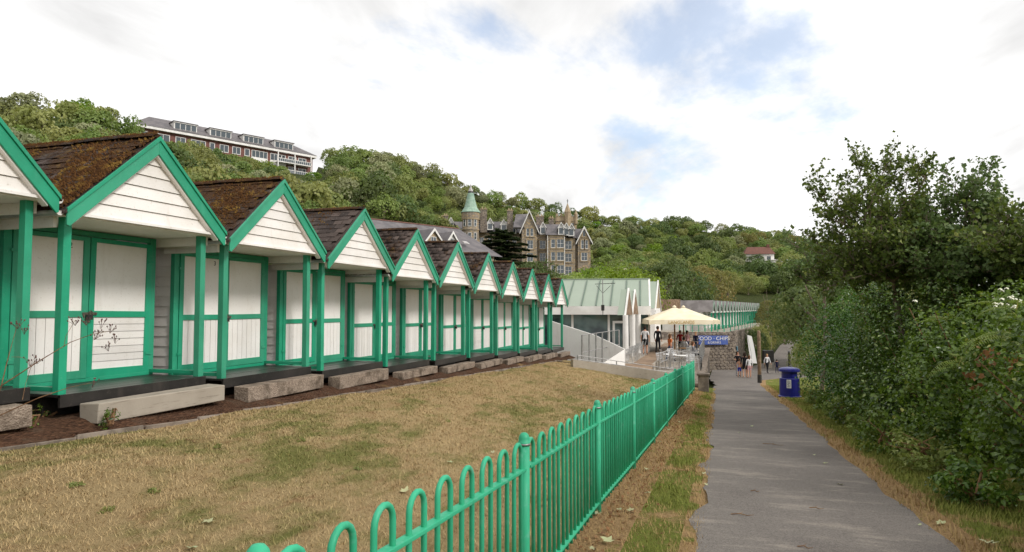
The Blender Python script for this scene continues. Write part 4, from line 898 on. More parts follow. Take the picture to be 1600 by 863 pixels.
ORDN = 'first second third fourth fifth sixth seventh eighth ninth tenth eleventh twelfth thirteenth fourteenth fifteenth sixteenth seventeenth eighteenth nineteenth'.split()
FP = far_hut_mesh(); F0, F1 = Vector((-.9, 80.2, -1.0)), Vector((7.4, 137, -1.0)); dF = (F1-F0); NF = 19; rzF = math.atan2(dF.y, dF.x)
for k in range(NF):
    p = F0+dF*k/NF; r = empty('far_beach_hut', p, rzF); gap_ = 1.0
    lab = {0: 'nearest hut of the distant green row, with the broad grey roof', 1: 'second hut of the distant green row above the food sign', 2: 'third hut of the distant green row', NF-1: 'farthest hut at the right end of the distant row'}.get(k, 'distant grey gabled hut, %s of the far row from the broad roof' % ORDN[k])
    tag(r, lab, 'beach hut', 'distant green beach huts above the stone wall')
    for nm, key, l in (('wall', 'wall', (0, 0, 0)), ('roof', 'roof', (0, 0, 0)), ('gable', 'gable', (0, 0, 0)), ('barge_board', 'barge', (0, -.2, 0)), ('gable_foot', 'foot', (0, 0, 0)), ('post', 'post', (.12, -.05, 0)), ('post', 'post', (2.48, -.05, 0))): put(nm, FP[key], r, l)
    for x in (.4, 1.35): q = put('door', FP['door'], r, (x, .82, 0)); put('door_panel', FP['panel'], q)
    if k == 0:
        e = MB(); e.add([(-.06, -.2, 2.2), (-.06, 5.6, 2.2), (.9, 5.6, 3.56), (.9, -.2, 3.56), (1.3, -.2, 3.56), (1.3, 5.6, 3.56)], [(0, 3, 2, 1), (3, 4, 5, 2)]); e.build('roof_slope', 'felt', r); MB().box(0, .1, .9, 5.6, 0, 2.2).build('side_wall', 'trim', r)
railing('green_railing', 'thin green railing in front of the distant huts', [(-3.5, 63.5, -1.0), (1.0, 65, -1.0), (4.6, 95, -1.0)], 1.05, 8, 'green', (.03, .03), (1.0, .5), 0)
o = MB().prism([at(1030, 470, 64), at(1062, 470, 70), at(1062, 500, 70), at(1030, 500, 64)], (-.1, .2, 0)).build('board_fence', 'old_timber_and_shade'); tag(o, 'grey upright board fence between the café roof and distant huts', 'fence')
for k in range(14):
    t = k/13; p = at(1031, 469, 64).lerp(at(1061, 469, 70), t); MB().box(-.04, .04, -.12, .12, -1.9, .08).build('board', 'old_timber_and_shade', o, loc=p+Vector((.04, -.06, 0)), rz=-.5)

# wooden pole, litter bin, small post and low wall by the bend
p = at(1187, 598, 36.2); o = MB().lathe([(.10, -.2), (.095, 1.4), (.085, 2.78), (.06, 2.84)], 12).build('wooden_pole', 'old_timber_and_shade', loc=(p.x, p.y, zp(p.y)), smooth_=True); tag(o, 'weathered bare wooden pole standing beside the path', 'pole')
put('sleeve', MB().lathe([(.115, -.2), (.11, .45), (.095, .47)], 12).mesh('sleeve', 'metal_dark'), o)
def bin_():
    p = at(1234, 620, 24.5); r = empty('litter_bin', (p.x, p.y, zp(p.y)+.05), 0.25); tag(r, 'dark blue round litter bin with white notice beside the path', 'litter bin')
    MB().lathe([(.40, 0), (.40, .05), (.35, .07), (.345, .68), (.33, .70)], 28).build('body', 'bin', r, smooth_=False); MB().lathe([(.27, .70), (.27, .94)], 24).build('neck', 'bin', r); MB().lathe([(.36, .93), (.37, .96), (.36, 1.02), (.30, 1.06), (.12, 1.09), (.0, 1.095)], 28).build('lid', 'bin', r)
    n = MB(); k = 5; a0 = -math.pi/2-.62
    n.add([(.349*math.cos(a0+i*.11), .349*math.sin(a0+i*.11), z) for z in (.36, .66) for i in range(k)], [(i, i+1, k+i+1, k+i) for i in range(k-1)]); nt = n.build('notice', 'paper', r)
    for j in range(6):
        m = MB(); w0 = .07+.02*(j % 2); m.add([(.351*math.cos(a0+t), .351*math.sin(a0+t), z) for z in (.395+j*.042, .417+j*.042) for t in (w0, .21, .24+.02*(j % 3), .37)], [(0, 1, 5, 4), (2, 3, 7, 6)]); m.build('print', 'ink', nt)
bin_()
p = at(1233, 560, 62); o = MB().box(-.09, .09, -.09, .09, -.2, 1.5).build('marker_post', 'metal_dark', loc=(p.x, p.y, zp(p.y)), bevel=.02); tag(o, 'dark square post behind the litter bin', 'post'); put('post_top', MB().box(-.11, .11, -.11, .11, 1.502, 1.62).mesh('post_top', 'steel'), o)
o = MB().box(-.5, .5, -.9, .9, -.3, .75).build('low_wall', 'stone_rubble', loc=(9.2, 84, zp(84)), bevel=.08, rz=-.2); tag(o, 'low rubble wall end at the bend of the path', 'wall')
put('coping', MB().box(-.55, .55, -.95, .95, 0, .12).mesh('coping', 'edging'), o, (0, 0, .755), .02)
# ---------------------------------------------------------------- buildings on the hillside
WCACHE = {}
def window(parent, x, z, wd, ht, y=0.0, cols=2, rows=2, frame='trim', sur=None, fw=.09):
    """a framed window, glass set back, on a wall whose face is at local y"""
    key = (round(wd, 2), round(ht, 2), cols, rows, frame, sur)
    if key not in WCACHE:
        b = MB(); b.box(-wd/2, wd/2, -.05, .03, -fw/2, fw/2+.02); b.box(-wd/2, wd/2, -.05, .03, ht-fw, ht)
        for s in (-1, 1): b.box(s*wd/2-(fw if s > 0 else 0), s*wd/2+(fw if s < 0 else 0), -.05, .03, fw, ht-fw)
        for c in range(1, cols): xx = -wd/2+wd*c/cols; b.box(xx-fw*.35, xx+fw*.35, -.045, .03, fw, ht-fw)
        for r in range(1, rows): zz = ht*r/rows; b.box(-wd/2+fw, wd/2-fw, -.042, .028, zz-fw*.3, zz+fw*.3)
        s_ = None
        if sur:
            q = MB(); e = .28; q.box(-wd/2-e, wd/2+e, -.12, .02, ht+.0, ht+e); q.box(-wd/2-e, wd/2+e, -.14, .02, -e*.8, -.06)
            for s in (-1, 1): q.box(min(s*wd/2, s*(wd/2+e)), max(s*wd/2, s*(wd/2+e)), -.09, .02, -.05, ht-.01)
            s_ = q.mesh('surround', sur)
        WCACHE[key] = (b.mesh('window', frame), MB().box(-wd/2+.02, wd/2-.02, -.012, .02, .02, ht-.02).mesh('pane', 'glass'), s_)
    a, g, s_ = WCACHE[key]; o = put('window', a, parent, (x, y, z)); put('pane', g, o)
    if s_: put('surround', s_, o)
    return o
def dormer(parent, x, z, wd, ht, y, depth, gh, roofm='hotel_slate', cheek='hotel_slate'):
    b = MB(); b.box(-wd/2, wd/2, 0, depth, 0, ht, cheek)
    dm = b.build('dormer', None, parent, (x, y, z)); f = MB(); f.prism([(-wd/2-.02, -.04, 0), (wd/2+.02, -.04, 0), (wd/2+.02, -.04, ht), (0, -.04, ht+gh-.12), (-wd/2-.02, -.04, ht)], (0, .08, 0)); f.build('dormer_front', 'trim', dm)
    r = MB(); e = .22
    for s in (-1, 1): r.prism([(s*(wd/2+e), -.3, ht-.18), (0, -.3, ht+gh), (0, -.3, ht+gh-.22), (s*(wd/2+e), -.3, ht-.42)], (0, depth+.3, 0), roofm)
    r.build('dormer_roof', None, dm)
    t = MB()
    for s in (-1, 1): t.prism([(s*(wd/2+e+.02), -.36, ht-.2), (0, -.36, ht+gh+.04), (0, -.36, ht+gh-.24), (s*(wd/2+e-.2), -.36, ht-.2)], (0, .06, 0))
    t.build('dormer_barge', 'trim', dm)
    g = MB().box(-wd/2+.22, wd/2-.22, -.07, -.03, .25, ht-.1).build('dormer_pane', 'glass', dm); MB().box(-.06, .06, -.1, -.06, .25, ht-.1).build('mullion', 'trim', g) if 0 else None
    return dm
def gable_block(parent, x0, x1, y0, y1, z0, ze, za, wallm, roofm, front=True, barge='trim', bw=.45):
    """block with its gable to the viewer (ridge running away along y)"""
    xm = (x0+x1)/2
    w_ = MB().prism([(x0, y0, z0), (x1, y0, z0), (x1, y0, ze), (xm, y0, za-.25), (x0, y0, ze)], (0, y1-y0, 0)).build('gable_wing', wallm, parent)
    r = MB(); k = (za-ze)/(xm-x0); e = .5
    for s in (-1, 1):
        xe = xm+s*(xm-x0+e); ze_ = ze-k*e; r.prism([(xm, y0-.35, za), (xe, y0-.35, ze_), (xe, y0-.35, ze_-.22), (xm, y0-.35, za-.25)], (0, y1-y0+.5, 0))
    r.build('gable_roof', roofm, w_)
    t = MB()
    for s in (-1, 1):
        xe = xm+s*(xm-x0+e+.05); ze_ = ze-k*(e+.05); t.prism([(xm, y0-.45, za+.08), (xe, y0-.45, ze_+.05), (xe, y0-.45, ze_-bw), (xm, y0-.45, za-bw-.1)], (0, .12, 0))
    t.build('gable_barge', barge, w_)
    return w_
def hotel():
    d0 = 170.0; s = d0/FPX; HX = lambda px: (px-800)*s; zb = 4.0
    O = at(800, 481, d0); HZ = lambda py: at(800, py, d0).z-zb
    root = empty('hotel', (O.x, O.y, zb), YAW); tag(root, 'large Victorian stone hotel with turret, gables and bell tower below the woods', 'hotel'); root.scale = (1.04, 1.04, 1.05)
    st, sl = 'stone_hotel', 'hotel_slate'
    def wing(x0, x1, yf, eave, ridge, depth, ztop=None):
        ze, zr = HZ(eave), HZ(ridge); w_ = MB().box(HX(x0), HX(x1), yf, yf+depth, -3, ze).build('wing_wall', st, root)
        r = MB(); a, b_ = HX(x0)-.3, HX(x1)+.3; r.add([(a, yf-.4, ze-.1), (b_, yf-.4, ze-.1), (b_, yf+depth/2, zr), (a, yf+depth/2, zr), (b_, yf+depth+.4, ze-.1), (a, yf+depth+.4, ze-.1)], [(0, 1, 2, 3), (3, 2, 4, 5), (0, 3, 5), (1, 4, 2)]); r.build('wing_roof', sl, w_)
        MB().box(HX(x0), HX(x1), yf-.1, yf-.001, ze-.55, ze-.15).build('eaves_band', 'sandstone', w_)
        for z in (HZ(393), HZ(412)):
            if z < ze-1: MB().box(HX(x0), HX(x1), yf-.08, yf-.001, z-.15, z+.15).build('string_course', 'sandstone', w_)
        return w_
    a = wing(692, 818, 9, 362, 341, 11); a2 = wing(836, 854, 3, 369, 350, 9); bay = wing(853, 880, 0, 371.5, 352, 11); c = wing(879.5, 896, 1.4, 375, 355, 9)
    g1 = gable_block(root, HX(815), HX(838), 1.2, 14, -3, HZ(360), HZ(334), st, sl); g2 = gable_block(root, HX(900), HX(919), 1.0, 12, -3, HZ(377), HZ(358.5), st, sl)
    MB().box(HX(894), HX(901), 2.2, 10, -3, HZ(377)).build('link_wall', st, root)
    r = MB(); r.prism([(HX(888), 6.5, HZ(358)), (HX(911), 6.5, HZ(358.5)), (HX(911), 1.6, HZ(376)), (HX(890), 1.6, HZ(376))], (0, .3, -.3)); r.build('link_roof', sl, root)
    r = MB(); r.prism([(HX(806), 8, HZ(334.5)), (HX(827), 8, HZ(334)), (HX(818), .8, HZ(360)), (HX(802), .8, HZ(360))], (0, .3, -.4)); r.build('cross_roof', sl, root)
    S = 'sandstone'
    for py in (391, 410, 429.5):
        for px, w_ in ((847, 1.5), (862, 1.05), (873, 1.75), (885.5, 1.7)):
            par, yf = (a2, 3) if px < 853 else (bay, 0) if px < 880 else (c, 1.4); off = 1.5 if px == 885.5 else 0
            if py > 420 and px < 850: continue
            window(par, HX(px), HZ(py+off), w_, 2.05, yf-.03, 1 if px == 862 else 2, 2, 'trim', S)
    for px, py in ((824, 373), (830, 373)): window(g1, HX(px), HZ(py), .75, 1.9, 1.17, 1, 2, 'trim', S)
    window(g1, HX(827.5), HZ(392), 1.5, 2.1, 1.17, 2, 2, 'trim', S); window(g1, HX(827.5), HZ(411), 1.5, 2.1, 1.17, 2, 2, 'trim', S)
    for px in (907, 913): window(g2, HX(px), HZ(392), .72, 2.1, .97, 1, 2, 'trim', S)
    window(g2, HX(909.5), HZ(374), .8, 1.6, .97, 1, 1, S, S); window(g2, HX(909.5), HZ(410), 1.5, 2.0, .97, 2, 2, 'trim', S)
    for px, py in ((847.5, 368.5), (874, 371), (882, 372), (889.5, 373)): dormer(root, HX(px), HZ(py+1), 1.4, 1.8, (2.6 if px < 852 else -.2), 5, 1.3)
    for px, py, w_ in ((703.5, 357, 1.2), (750, 358, 1.25), (765.5, 358, 1.25), (787, 360, 1.3), (802, 364, 1.3)): dormer(root, HX(px), HZ(py+1), w_*1.2, 1.7, 7.9, 6, 1.4)
    for k in range(9): window(a, HX(700+k*13), HZ(382), 1.1, 2.0, 8.97, 2, 2, 'trim', S)
    # round turret with flared copper spire
    tw = MB(); n = 20; cx, cyy = HX(735), 6.5; R0 = 13*s
    t = MB().lathe([(R0, -3), (R0, HZ(362)), (R0+.12, HZ(361)), (R0+.12, HZ(359)), (R0, HZ(358)), (R0, HZ(344)), (R0+.2, HZ(342.5)), (R0+.25, HZ(335)), (R0+.1, HZ(333))], n, (cx, cyy, 0)).build('turret', st, root)
    sp = MB().lathe([(R0+.45, HZ(333.5)), (R0*.80, HZ(326)), (R0*.56, HZ(315)), (R0*.36, HZ(303))], n, (cx, cyy, 0)).build('spire', 'copper', t); MB().lathe([(R0*.37, HZ(303.2)), (R0*.33, HZ(300.5))], n, (cx, cyy, 0)).build('spire_band', 'metal_dark', sp); MB().lathe([(R0*.32, HZ(300.5)), (R0*.14, HZ(295)), (.02, HZ(288.5))], n, (cx, cyy, 0)).build('spire_tip', 'lead', sp)
    MB().lathe([(R0+.18, HZ(345)), (R0+.2, HZ(342.4))], n, (cx, cyy, 0)).build('turret_band', S, t)
    for py in (355.5, 376):
        for a_ in (-.75, -.05, .65):
            o = window(t, cx+R0*math.sin(a_), HZ(py), .95 if abs(a_) < .2 else .8, 1.75, cyy-R0*math.cos(a_), 1, 2, 'trim'); o.rotation_euler = (0, 0, a_)
    # bell tower behind
    x0, x1 = HX(872), HX(906); xm = HX(891)
    bt = MB().box(x0, x1, 14, 19, 8, HZ(333)).build('bell_tower', S, root); bt['label'] = 'sandstone bell tower with battlements and corner spire'
    for k in range(5): MB().box(x0+k*(x1-x0)/4.6, x0+k*(x1-x0)/4.6+.55, 13.9, 14.4, HZ(333), HZ(328.5)).build('merlon', S, bt)
    MB().box(x0-.1, x1+.1, 13.85, 19.1, HZ(341), HZ(340)).build('string_course', st, bt)
    tu = MB().lathe([(.85, HZ(360)), (.85, HZ(327)), (.95, HZ(326.5)), (.0, HZ(311))], 8, (xm, 13.7, 0)).build('corner_turret', S, bt); MB().tube([(xm, 13.7, HZ(312)), (xm, 13.7, HZ(305.5))], .08, 5).build('finial', 'metal_dark', tu); MB().box(xm-.25, xm+.25, 13.65, 13.75, HZ(308.5), HZ(307.8)).build('finial_cross', 'metal_dark', tu)
    MB().lathe([(.45, HZ(345)), (.45, HZ(329)), (.0, HZ(322))], 8, (x1-.2, 14, 0)).build('corner_turret', S, bt)
    for px in (881, 898.5): window(bt, HX(px), HZ(353.5), .95, 1.7, 13.97, 2, 1, st)
    for px, t_, b_, w_ in ((755, 328, 345, 1.7), (797, 330, 345, 1.5), (844, 339, 352, 2.0), (862, 342, 356, 1.3), (695, 338, 360, 1.2), (690, 341, 362, .9)):
        ch = MB().box(HX(px)-w_/2, HX(px)+w_/2, 7, 8.4, HZ(b_)-3, HZ(t_)).build('chimney', 'hotel_slate' if 0 else 'stone_rubble', root); MB().box(HX(px)-w_/2-.12, HX(px)+w_/2+.12, 6.9, 8.5, HZ(t_), HZ(t_)+.25).build('chimney_cap', S, ch)
        for q in range(2): MB().lathe([(.16, HZ(t_)+.25), (.13, HZ(t_)+.8)], 8, (HX(px)-w_*.22+q*w_*.44, 7.7, 0)).build('chimney_pot', 'sandstone', ch)
    MB().tube([(HX(853.5), -.15, -2), (HX(853.5), -.15, HZ(373))], .09, 6).build('downpipe', 'trim', root); MB().tube([(HX(879), -.15, -2), (HX(879), -.15, HZ(375))], .09, 6).build('downpipe', 'trim', root)
hotel()
def annex():
    A = at(560, 340, 112); z = A.z; B = at(716, 360.5, 128); B.z = z; d = B-A; rz = math.atan2(d.y, d.x); L_ = d.length
    root = empty('long_roofed_hall', (A.x, A.y, z-13), rz); tag(root, 'long grey slate roof with red ridge below the hotel', 'building')
    D = 9; H = 13; dr = 5.6
    MB().box(0, L_+1.5, -D+.6, D-.6, 0, H-dr).build('wall', 'stone_hotel', root)
    r = MB(); r.add([(0, -D, H-dr-.2), (L_+3.2, -D, H-dr-.2), (L_, 0, H), (0, 0, H), (0, D, H-dr-.2), (L_+3.2, D, H-dr-.2)], [(0, 1, 2, 3), (3, 2, 5, 4), (1, 5, 2)]); rf = r.build('roof', 'hotel_slate', root)
    MB().prism([(0, -.25, H-.08), (0, 0, H+.12), (0, .25, H-.08)], (L_, 0, 0)).build('ridge_tiles', 'terracotta', rf)
    for px, d_, w_, h_ in ((677, 119.5, 4.0, 2.4), (706, 121, 2.6, 1.9)):
        p = at(px, 379, d_-5); q = Matrix.Rotation(-rz, 4, 'Z') @ (p-Vector(root.location)); zl_ = q.z
        g = gable_block(root, q.x-w_/2, q.x+w_/2, q.y, 0, zl_-.5, zl_+.1, zl_+h_, 'sandstone' if w_ > 3 else 'trim', 'hotel_slate', bw=.3)
        window(g, q.x, zl_-.1, w_*.3, h_*.45, q.y-.05, 2, 1)
    q = MB().box(-.6, .6, -.5, .5, 0, .1); p = at(724, 380, 121); v = Matrix.Rotation(-rz, 4, 'Z') @ (p-Vector(root.location)); o = q.build('skylight', 'lead', rf, loc=(v.x, v.y-.6, v.z)); o.rotation_euler = (.55, 0, 0)
annex()
def apartments():
    A = at(207, 192, 153); B = at(495, 245, 187); B.z = A.z; d = B-A; rz = math.atan2(d.y, d.x); L_ = d.length; zb = A.z-9.2
    root = empty('apartment_block', (A.x, A.y, zb), rz); tag(root, 'long brick apartment block with grey hipped roof on the hilltop', 'apartments'); D = 13; ze = 9.2
    bw = MB().box(1.1, L_-.8, .9, D, -4, ze-.5).build('wall', 'brick', root)
    MB().box(0, L_, 0, D+1, ze-.62, ze).build('fascia', 'trim', root)
    zr = ze+3.9; r = MB(); r.add([(-.1, -.1, ze), (L_+.1, -.1, ze), (L_+.1, D+1, ze), (-.1, D+1, ze), (5.5, D/2, zr), (L_-5.5, D/2, zr)], [(0, 1, 5, 4), (1, 2, 5), (2, 3, 4, 5), (3, 0, 4)]); rf = r.build('roof', 'hotel_slate', root)
    k = (zr-ze)/(D/2)
    for i in range(4):
        x = 9.5+i*8.6; w_ = 5.4; dm = MB().prism([(x, 1.2, ze+.6), (x, 1.2, ze+2.5), (x, 5.0, ze+2.6), (x, 5.0, ze+2.3)], (w_, 0, 0)).build('dormer', 'trim', rf)
        for j in range(4): MB().box(x+.25+j*1.28, x+.25+j*1.28+1.1, 1.13, 1.19, ze+.85, ze+2.25).build('pane', 'glass', dm)
        MB().box(x-.25, x+w_+.25, .85, 5.3, ze+2.5, ze+2.68).build('dormer_roof', 'hotel_slate', dm); MB().box(x-.15, x+w_+.15, 1.0, 1.12, ze+2.28, ze+2.48).build('dormer_trim', 'trim', dm)
    xs = [(3.0, 1.4), (7, 3), (11, 2.4), (15.2, 3.6), (18.6, 1.3), (21.6, 2.3), (24.8, 2.2), (27.6, 1.4), (31, 4.4), (36.2, 4.4)]
    for z in (ze-3.1, ze-6.0):
        for x, w_ in xs: window(bw, x, z, w_, 1.9, .87, max(1, int(w_/1.1)), 1, 'trim', None, .14)
        for x, w_ in ((15.2, 3.7), (31, 4.6), (36.2, 4.6)): MB().box(x-w_/2, x+w_/2, .80, .88, z-1.0, z-.05).build('spandrel', 'trim', bw)
    for z in (ze-3.6, ze-6.5):
        x0, x1 = L_-12, L_-2.2; bl = MB().box(x0, x1, -1.1, .88, z, z+.22).build('balcony', 'trim', root)
        MB().box(x0, x1, -1.1, -1.04, z+1.0, z+1.12).build('balcony_rail', 'trim', bl)
        n = 16
        for i in range(n+1): MB().box(x0+(x1-x0)*i/n-.04, x0+(x1-x0)*i/n+.04, -1.09, -1.05, z+.2, z+1.0).build('baluster', 'trim', bl)
        MB().box(x0+.1, x1-.1, -1.07, -1.06, z+.25, z+.95).build('balcony_glass', 'glass', bl)
        for x in (x0+1.8, x0+5, x0+8): window(bw, x, z+.4, 2.4, 2.0, .87, 2, 1, 'trim', None, .14)
    for i in range(3): MB().box(L_-12+i*4.85-.12, L_-12+i*4.85+.12, -1.1, -.86, -3, ze-.62).build('balcony_post', 'trim', root)
apartments()
def red_house():
    p = at(1187, 403, 225); root = empty('red_roofed_house', (p.x, p.y, p.z-3), YAW-.15); tag(root, 'small white house with red tiled roof among hillside trees', 'house'); root.scale = (.85, .85, .85); s = 225/FPX
    MB().box(-5.5, 5.5, 0, 8, 0, 5.0).build('wall', 'render_white', root); r = MB(); r.add([(-6, -.6, 5), (6, -.6, 5), (6, 8.6, 5), (-6, 8.6, 5), (-4, 4, 8.2), (4.6, 4, 8.2)], [(0, 1, 5, 4), (1, 2, 5), (2, 3, 4, 5), (3, 0, 4)]); rf = r.build('roof', 'terracotta', root); MB().box(3.6, 4.6, 3.5, 4.5, 7, 9.2).build('chimney', 'terracotta', rf)
    for x in (-3.5, 0, 3.5): window(root, x, 2.6, 1.6, 1.6, -.03, 2, 1)
    MB().box(4.0, 10, -4, 4, -1.5, 2.2).build('extension', 'render_white', root); MB().box(3.8, 10.3, -4.3, 4.3, 2.2, 2.5).build('flat_roof', 'trim', root); window(root, 7, .2, 3, 1.5, -4.03, 3, 1)
red_house()

# ---------------------------------------------------------------- trees
def leaf_quads(P, Nrm, size, tint, mat, name, fold=False, asp=.75):
    n = len(P); Nrm = Nrm/np.maximum(np.linalg.norm(Nrm, axis=1, keepdims=True), 1e-6); ref = NR.normal(size=(n, 3)); U = np.cross(Nrm, ref); U /= np.maximum(np.linalg.norm(U, axis=1, keepdims=True), 1e-6); V = np.cross(Nrm, U)
    s = (np.asarray(size)*NR.uniform(.65, 1.35, n))[:, None] if np.ndim(size) == 0 else np.asarray(size)[:, None]
    if not fold:
        A = np.stack([P-U*s*.5, P+V*s*asp*.5+Nrm*s*.08, P+U*s*.5, P-V*s*asp*.5+Nrm*s*.08], 1).reshape(-1, 3)
        return npmesh(name, A, np.arange(4*n).reshape(-1, 4), mat, tint)
    w_ = s*asp*.5; A = np.stack([P-U*s*.5, P-U*s*.05+V*w_+Nrm*w_*.45, P+U*s*.5-Nrm*s*.12, P-U*s*.05-V*w_+Nrm*w_*.45, P+U*s*.02], 1).reshape(-1, 3)
    i = np.arange(n)[:, None]*5; F = np.concatenate([i+[[0, 4, 1]], i+[[4, 2, 1]], i+[[0, 3, 4]], i+[[4, 3, 2]]], 0)
    return npmesh(name, A, F, mat, np.tile(tint, 4))
def crown_mesh(mat, seed, n=4200, leaf=.098, zs=.8, nl=26, spread=.66):
    rng = np.random.default_rng(seed); C = rng.normal(size=(nl, 3)); C /= np.linalg.norm(C, axis=1, keepdims=True); C *= spread*rng.uniform(.45, 1.0, (nl, 1)); C[:, 2] = np.abs(C[:, 2])*1.0-.15; r = rng.uniform(.24, .42, nl)
    lt = rng.random(nl); k = rng.integers(0, nl, n); D = rng.normal(size=(n, 3)); D[:, 2] += .35; D /= np.linalg.norm(D, axis=1, keepdims=True)
    P = C[k]+D*r[k][:, None]*rng.uniform(.72, 1.06, (n, 1)); keep = np.ones(n, bool)
    for j in range(nl): keep &= ~((np.linalg.norm(P-C[j], axis=1) < r[j]*.66) & (k != j))
    P, D, k = P[keep], D[keep], k[keep]; P[:, 2] *= zs; t = np.clip(lt[k]*.6+rng.random(len(k))*.25+.08, 0, 1)
    return leaf_quads(P, D+rng.normal(0, .45, P.shape), leaf, t, mat, 'crown')
def trunk_mesh(seed, limbs=4):
    rnd = random.Random(seed); b = MB(); b.tube([(0, 0, -.4), (0.02, .01, .25), (.03, -.02, .6)], [.075, .055, .045], 7)
    for k in range(limbs):
        a = k*6.28/limbs+rnd.uniform(-.5, .5); r = rnd.uniform(.35, .6); b.tube([(.02, 0, .3+.06*k), (.5*r*math.cos(a), .5*r*math.sin(a), .62), (r*math.cos(a), r*math.sin(a), .85+rnd.uniform(0, .2))], [.035, .022, .008], 5)
    return b.mesh('trunk', 'wood')
KINDS = {}
for i, (m_, lab) in enumerate((('leaf_mid', 'mid green'), ('leaf_olive', 'olive green'), ('leaf_dark', 'dark green'), ('leaf_pale', 'pale grey green'), ('leaf_bright', 'bright green'), ('leaf_yellow', 'yellowing'))):
    KINDS[m_] = [crown_mesh(m_, 50+i*10+k, nl=(22, 30, 40)[k], zs=(.85, .75, .95)[k]) for k in range(3)]
TRUNKS = [trunk_mesh(k) for k in range(3)]
TOPF = float(np.mean([max(q.co.z for q in m_.vertices) for ms in KINDS.values() for m_ in ms]))*.96; print('crown top', TOPF)
FINE = {m_: [crown_mesh(m_, 950+7*i, n=15000, leaf=.05, nl=48, zs=.9)] for i, m_ in enumerate(('leaf_mid', 'leaf_olive', 'leaf_dark', 'leaf_bright', 'leaf_yellow', 'leaf_pale'))}
def tree(loc, rad, mat, var, label, group=None, hz=1.0, tz=.55, cat='tree', name='tree', fine=False):
    r = empty(name, loc, R.uniform(0, 6.28)); tag(r, label, cat, group)
    c = put('crown', FINE[mat][0] if fine else KINDS[mat][var], r, (0, 0, rad*tz)); c.scale = (rad, rad*R.uniform(.88, 1.12), rad*hz); t = put('trunk', TRUNKS[var], r); t.scale = (rad, rad, rad*tz*1.6)
    return r
HLAB = {'leaf_mid': 'mid green round crowned tree in the woodland on the hillside', 'leaf_olive': 'olive green bushy tree in the woodland on the hillside', 'leaf_dark': 'dark green tree in the woodland on the hillside', 'leaf_pale': 'pale silvery green tree in the woodland on the hillside', 'leaf_bright': 'fresh bright green tree in the woodland on the hillside', 'leaf_yellow': 'yellowish green tree in the woodland on the hillside'}
def hill_label(X, Y, mat):
    x, d = az_d(X, Y); px = 800+FPX*x/d
    a = {'leaf_mid': 'mid green round', 'leaf_olive': 'olive green bushy', 'leaf_dark': 'dark green', 'leaf_pale': 'pale silvery green', 'leaf_bright': 'fresh bright green', 'leaf_yellow': 'yellowish green'}[mat]
    if px < 200: w_ = 'on the slope left of the apartment block, behind the first huts'
    elif px < 510: w_ = 'on the slope below the apartment block' if d < 188 else 'on the hilltop just right of the apartment block'
    elif px < 690: w_ = 'on the high slope between the apartment block and the hotel turret'
    elif px < 925: w_ = 'on the slope behind the hotel' if d > 165 else 'on the ground in front of the hotel'
    elif px < 1060: w_ = 'on the slope right of the hotel above the café roof'
    elif px < 1240: w_ = 'on the slope above the distant huts'
    else: w_ = 'on the far slope behind the hawthorn'
    return a+' tree '+w_
def top_limit(px, d):
    """highest photograph row the crowns may reach at this place (so that buildings stay in view)"""
    if 190 < px < 520 and d < 186: return interp(px, [(190, 190), (215, 205), (262, 222), (300, 214), (360, 240), (420, 256), (455, 270), (500, 274), (520, 235)])
    if 672 < px < 740 and d < 168: return 392
    if 560 < px <= 672 and d < 125: return interp(px, [(560, 352), (672, 384)])
    if 740 <= px < 928 and d < 168: return 438
    if 928 <= px < 1035 and d < 168: return interp(px, [(928, 405), (960, 392), (1035, 385)])
    if 1150 < px < 1225 and d < 224: return 404
    if px >= 1035 and d < 78: return 470
    if px >= 1050 and d < 150: return 432
    return 0
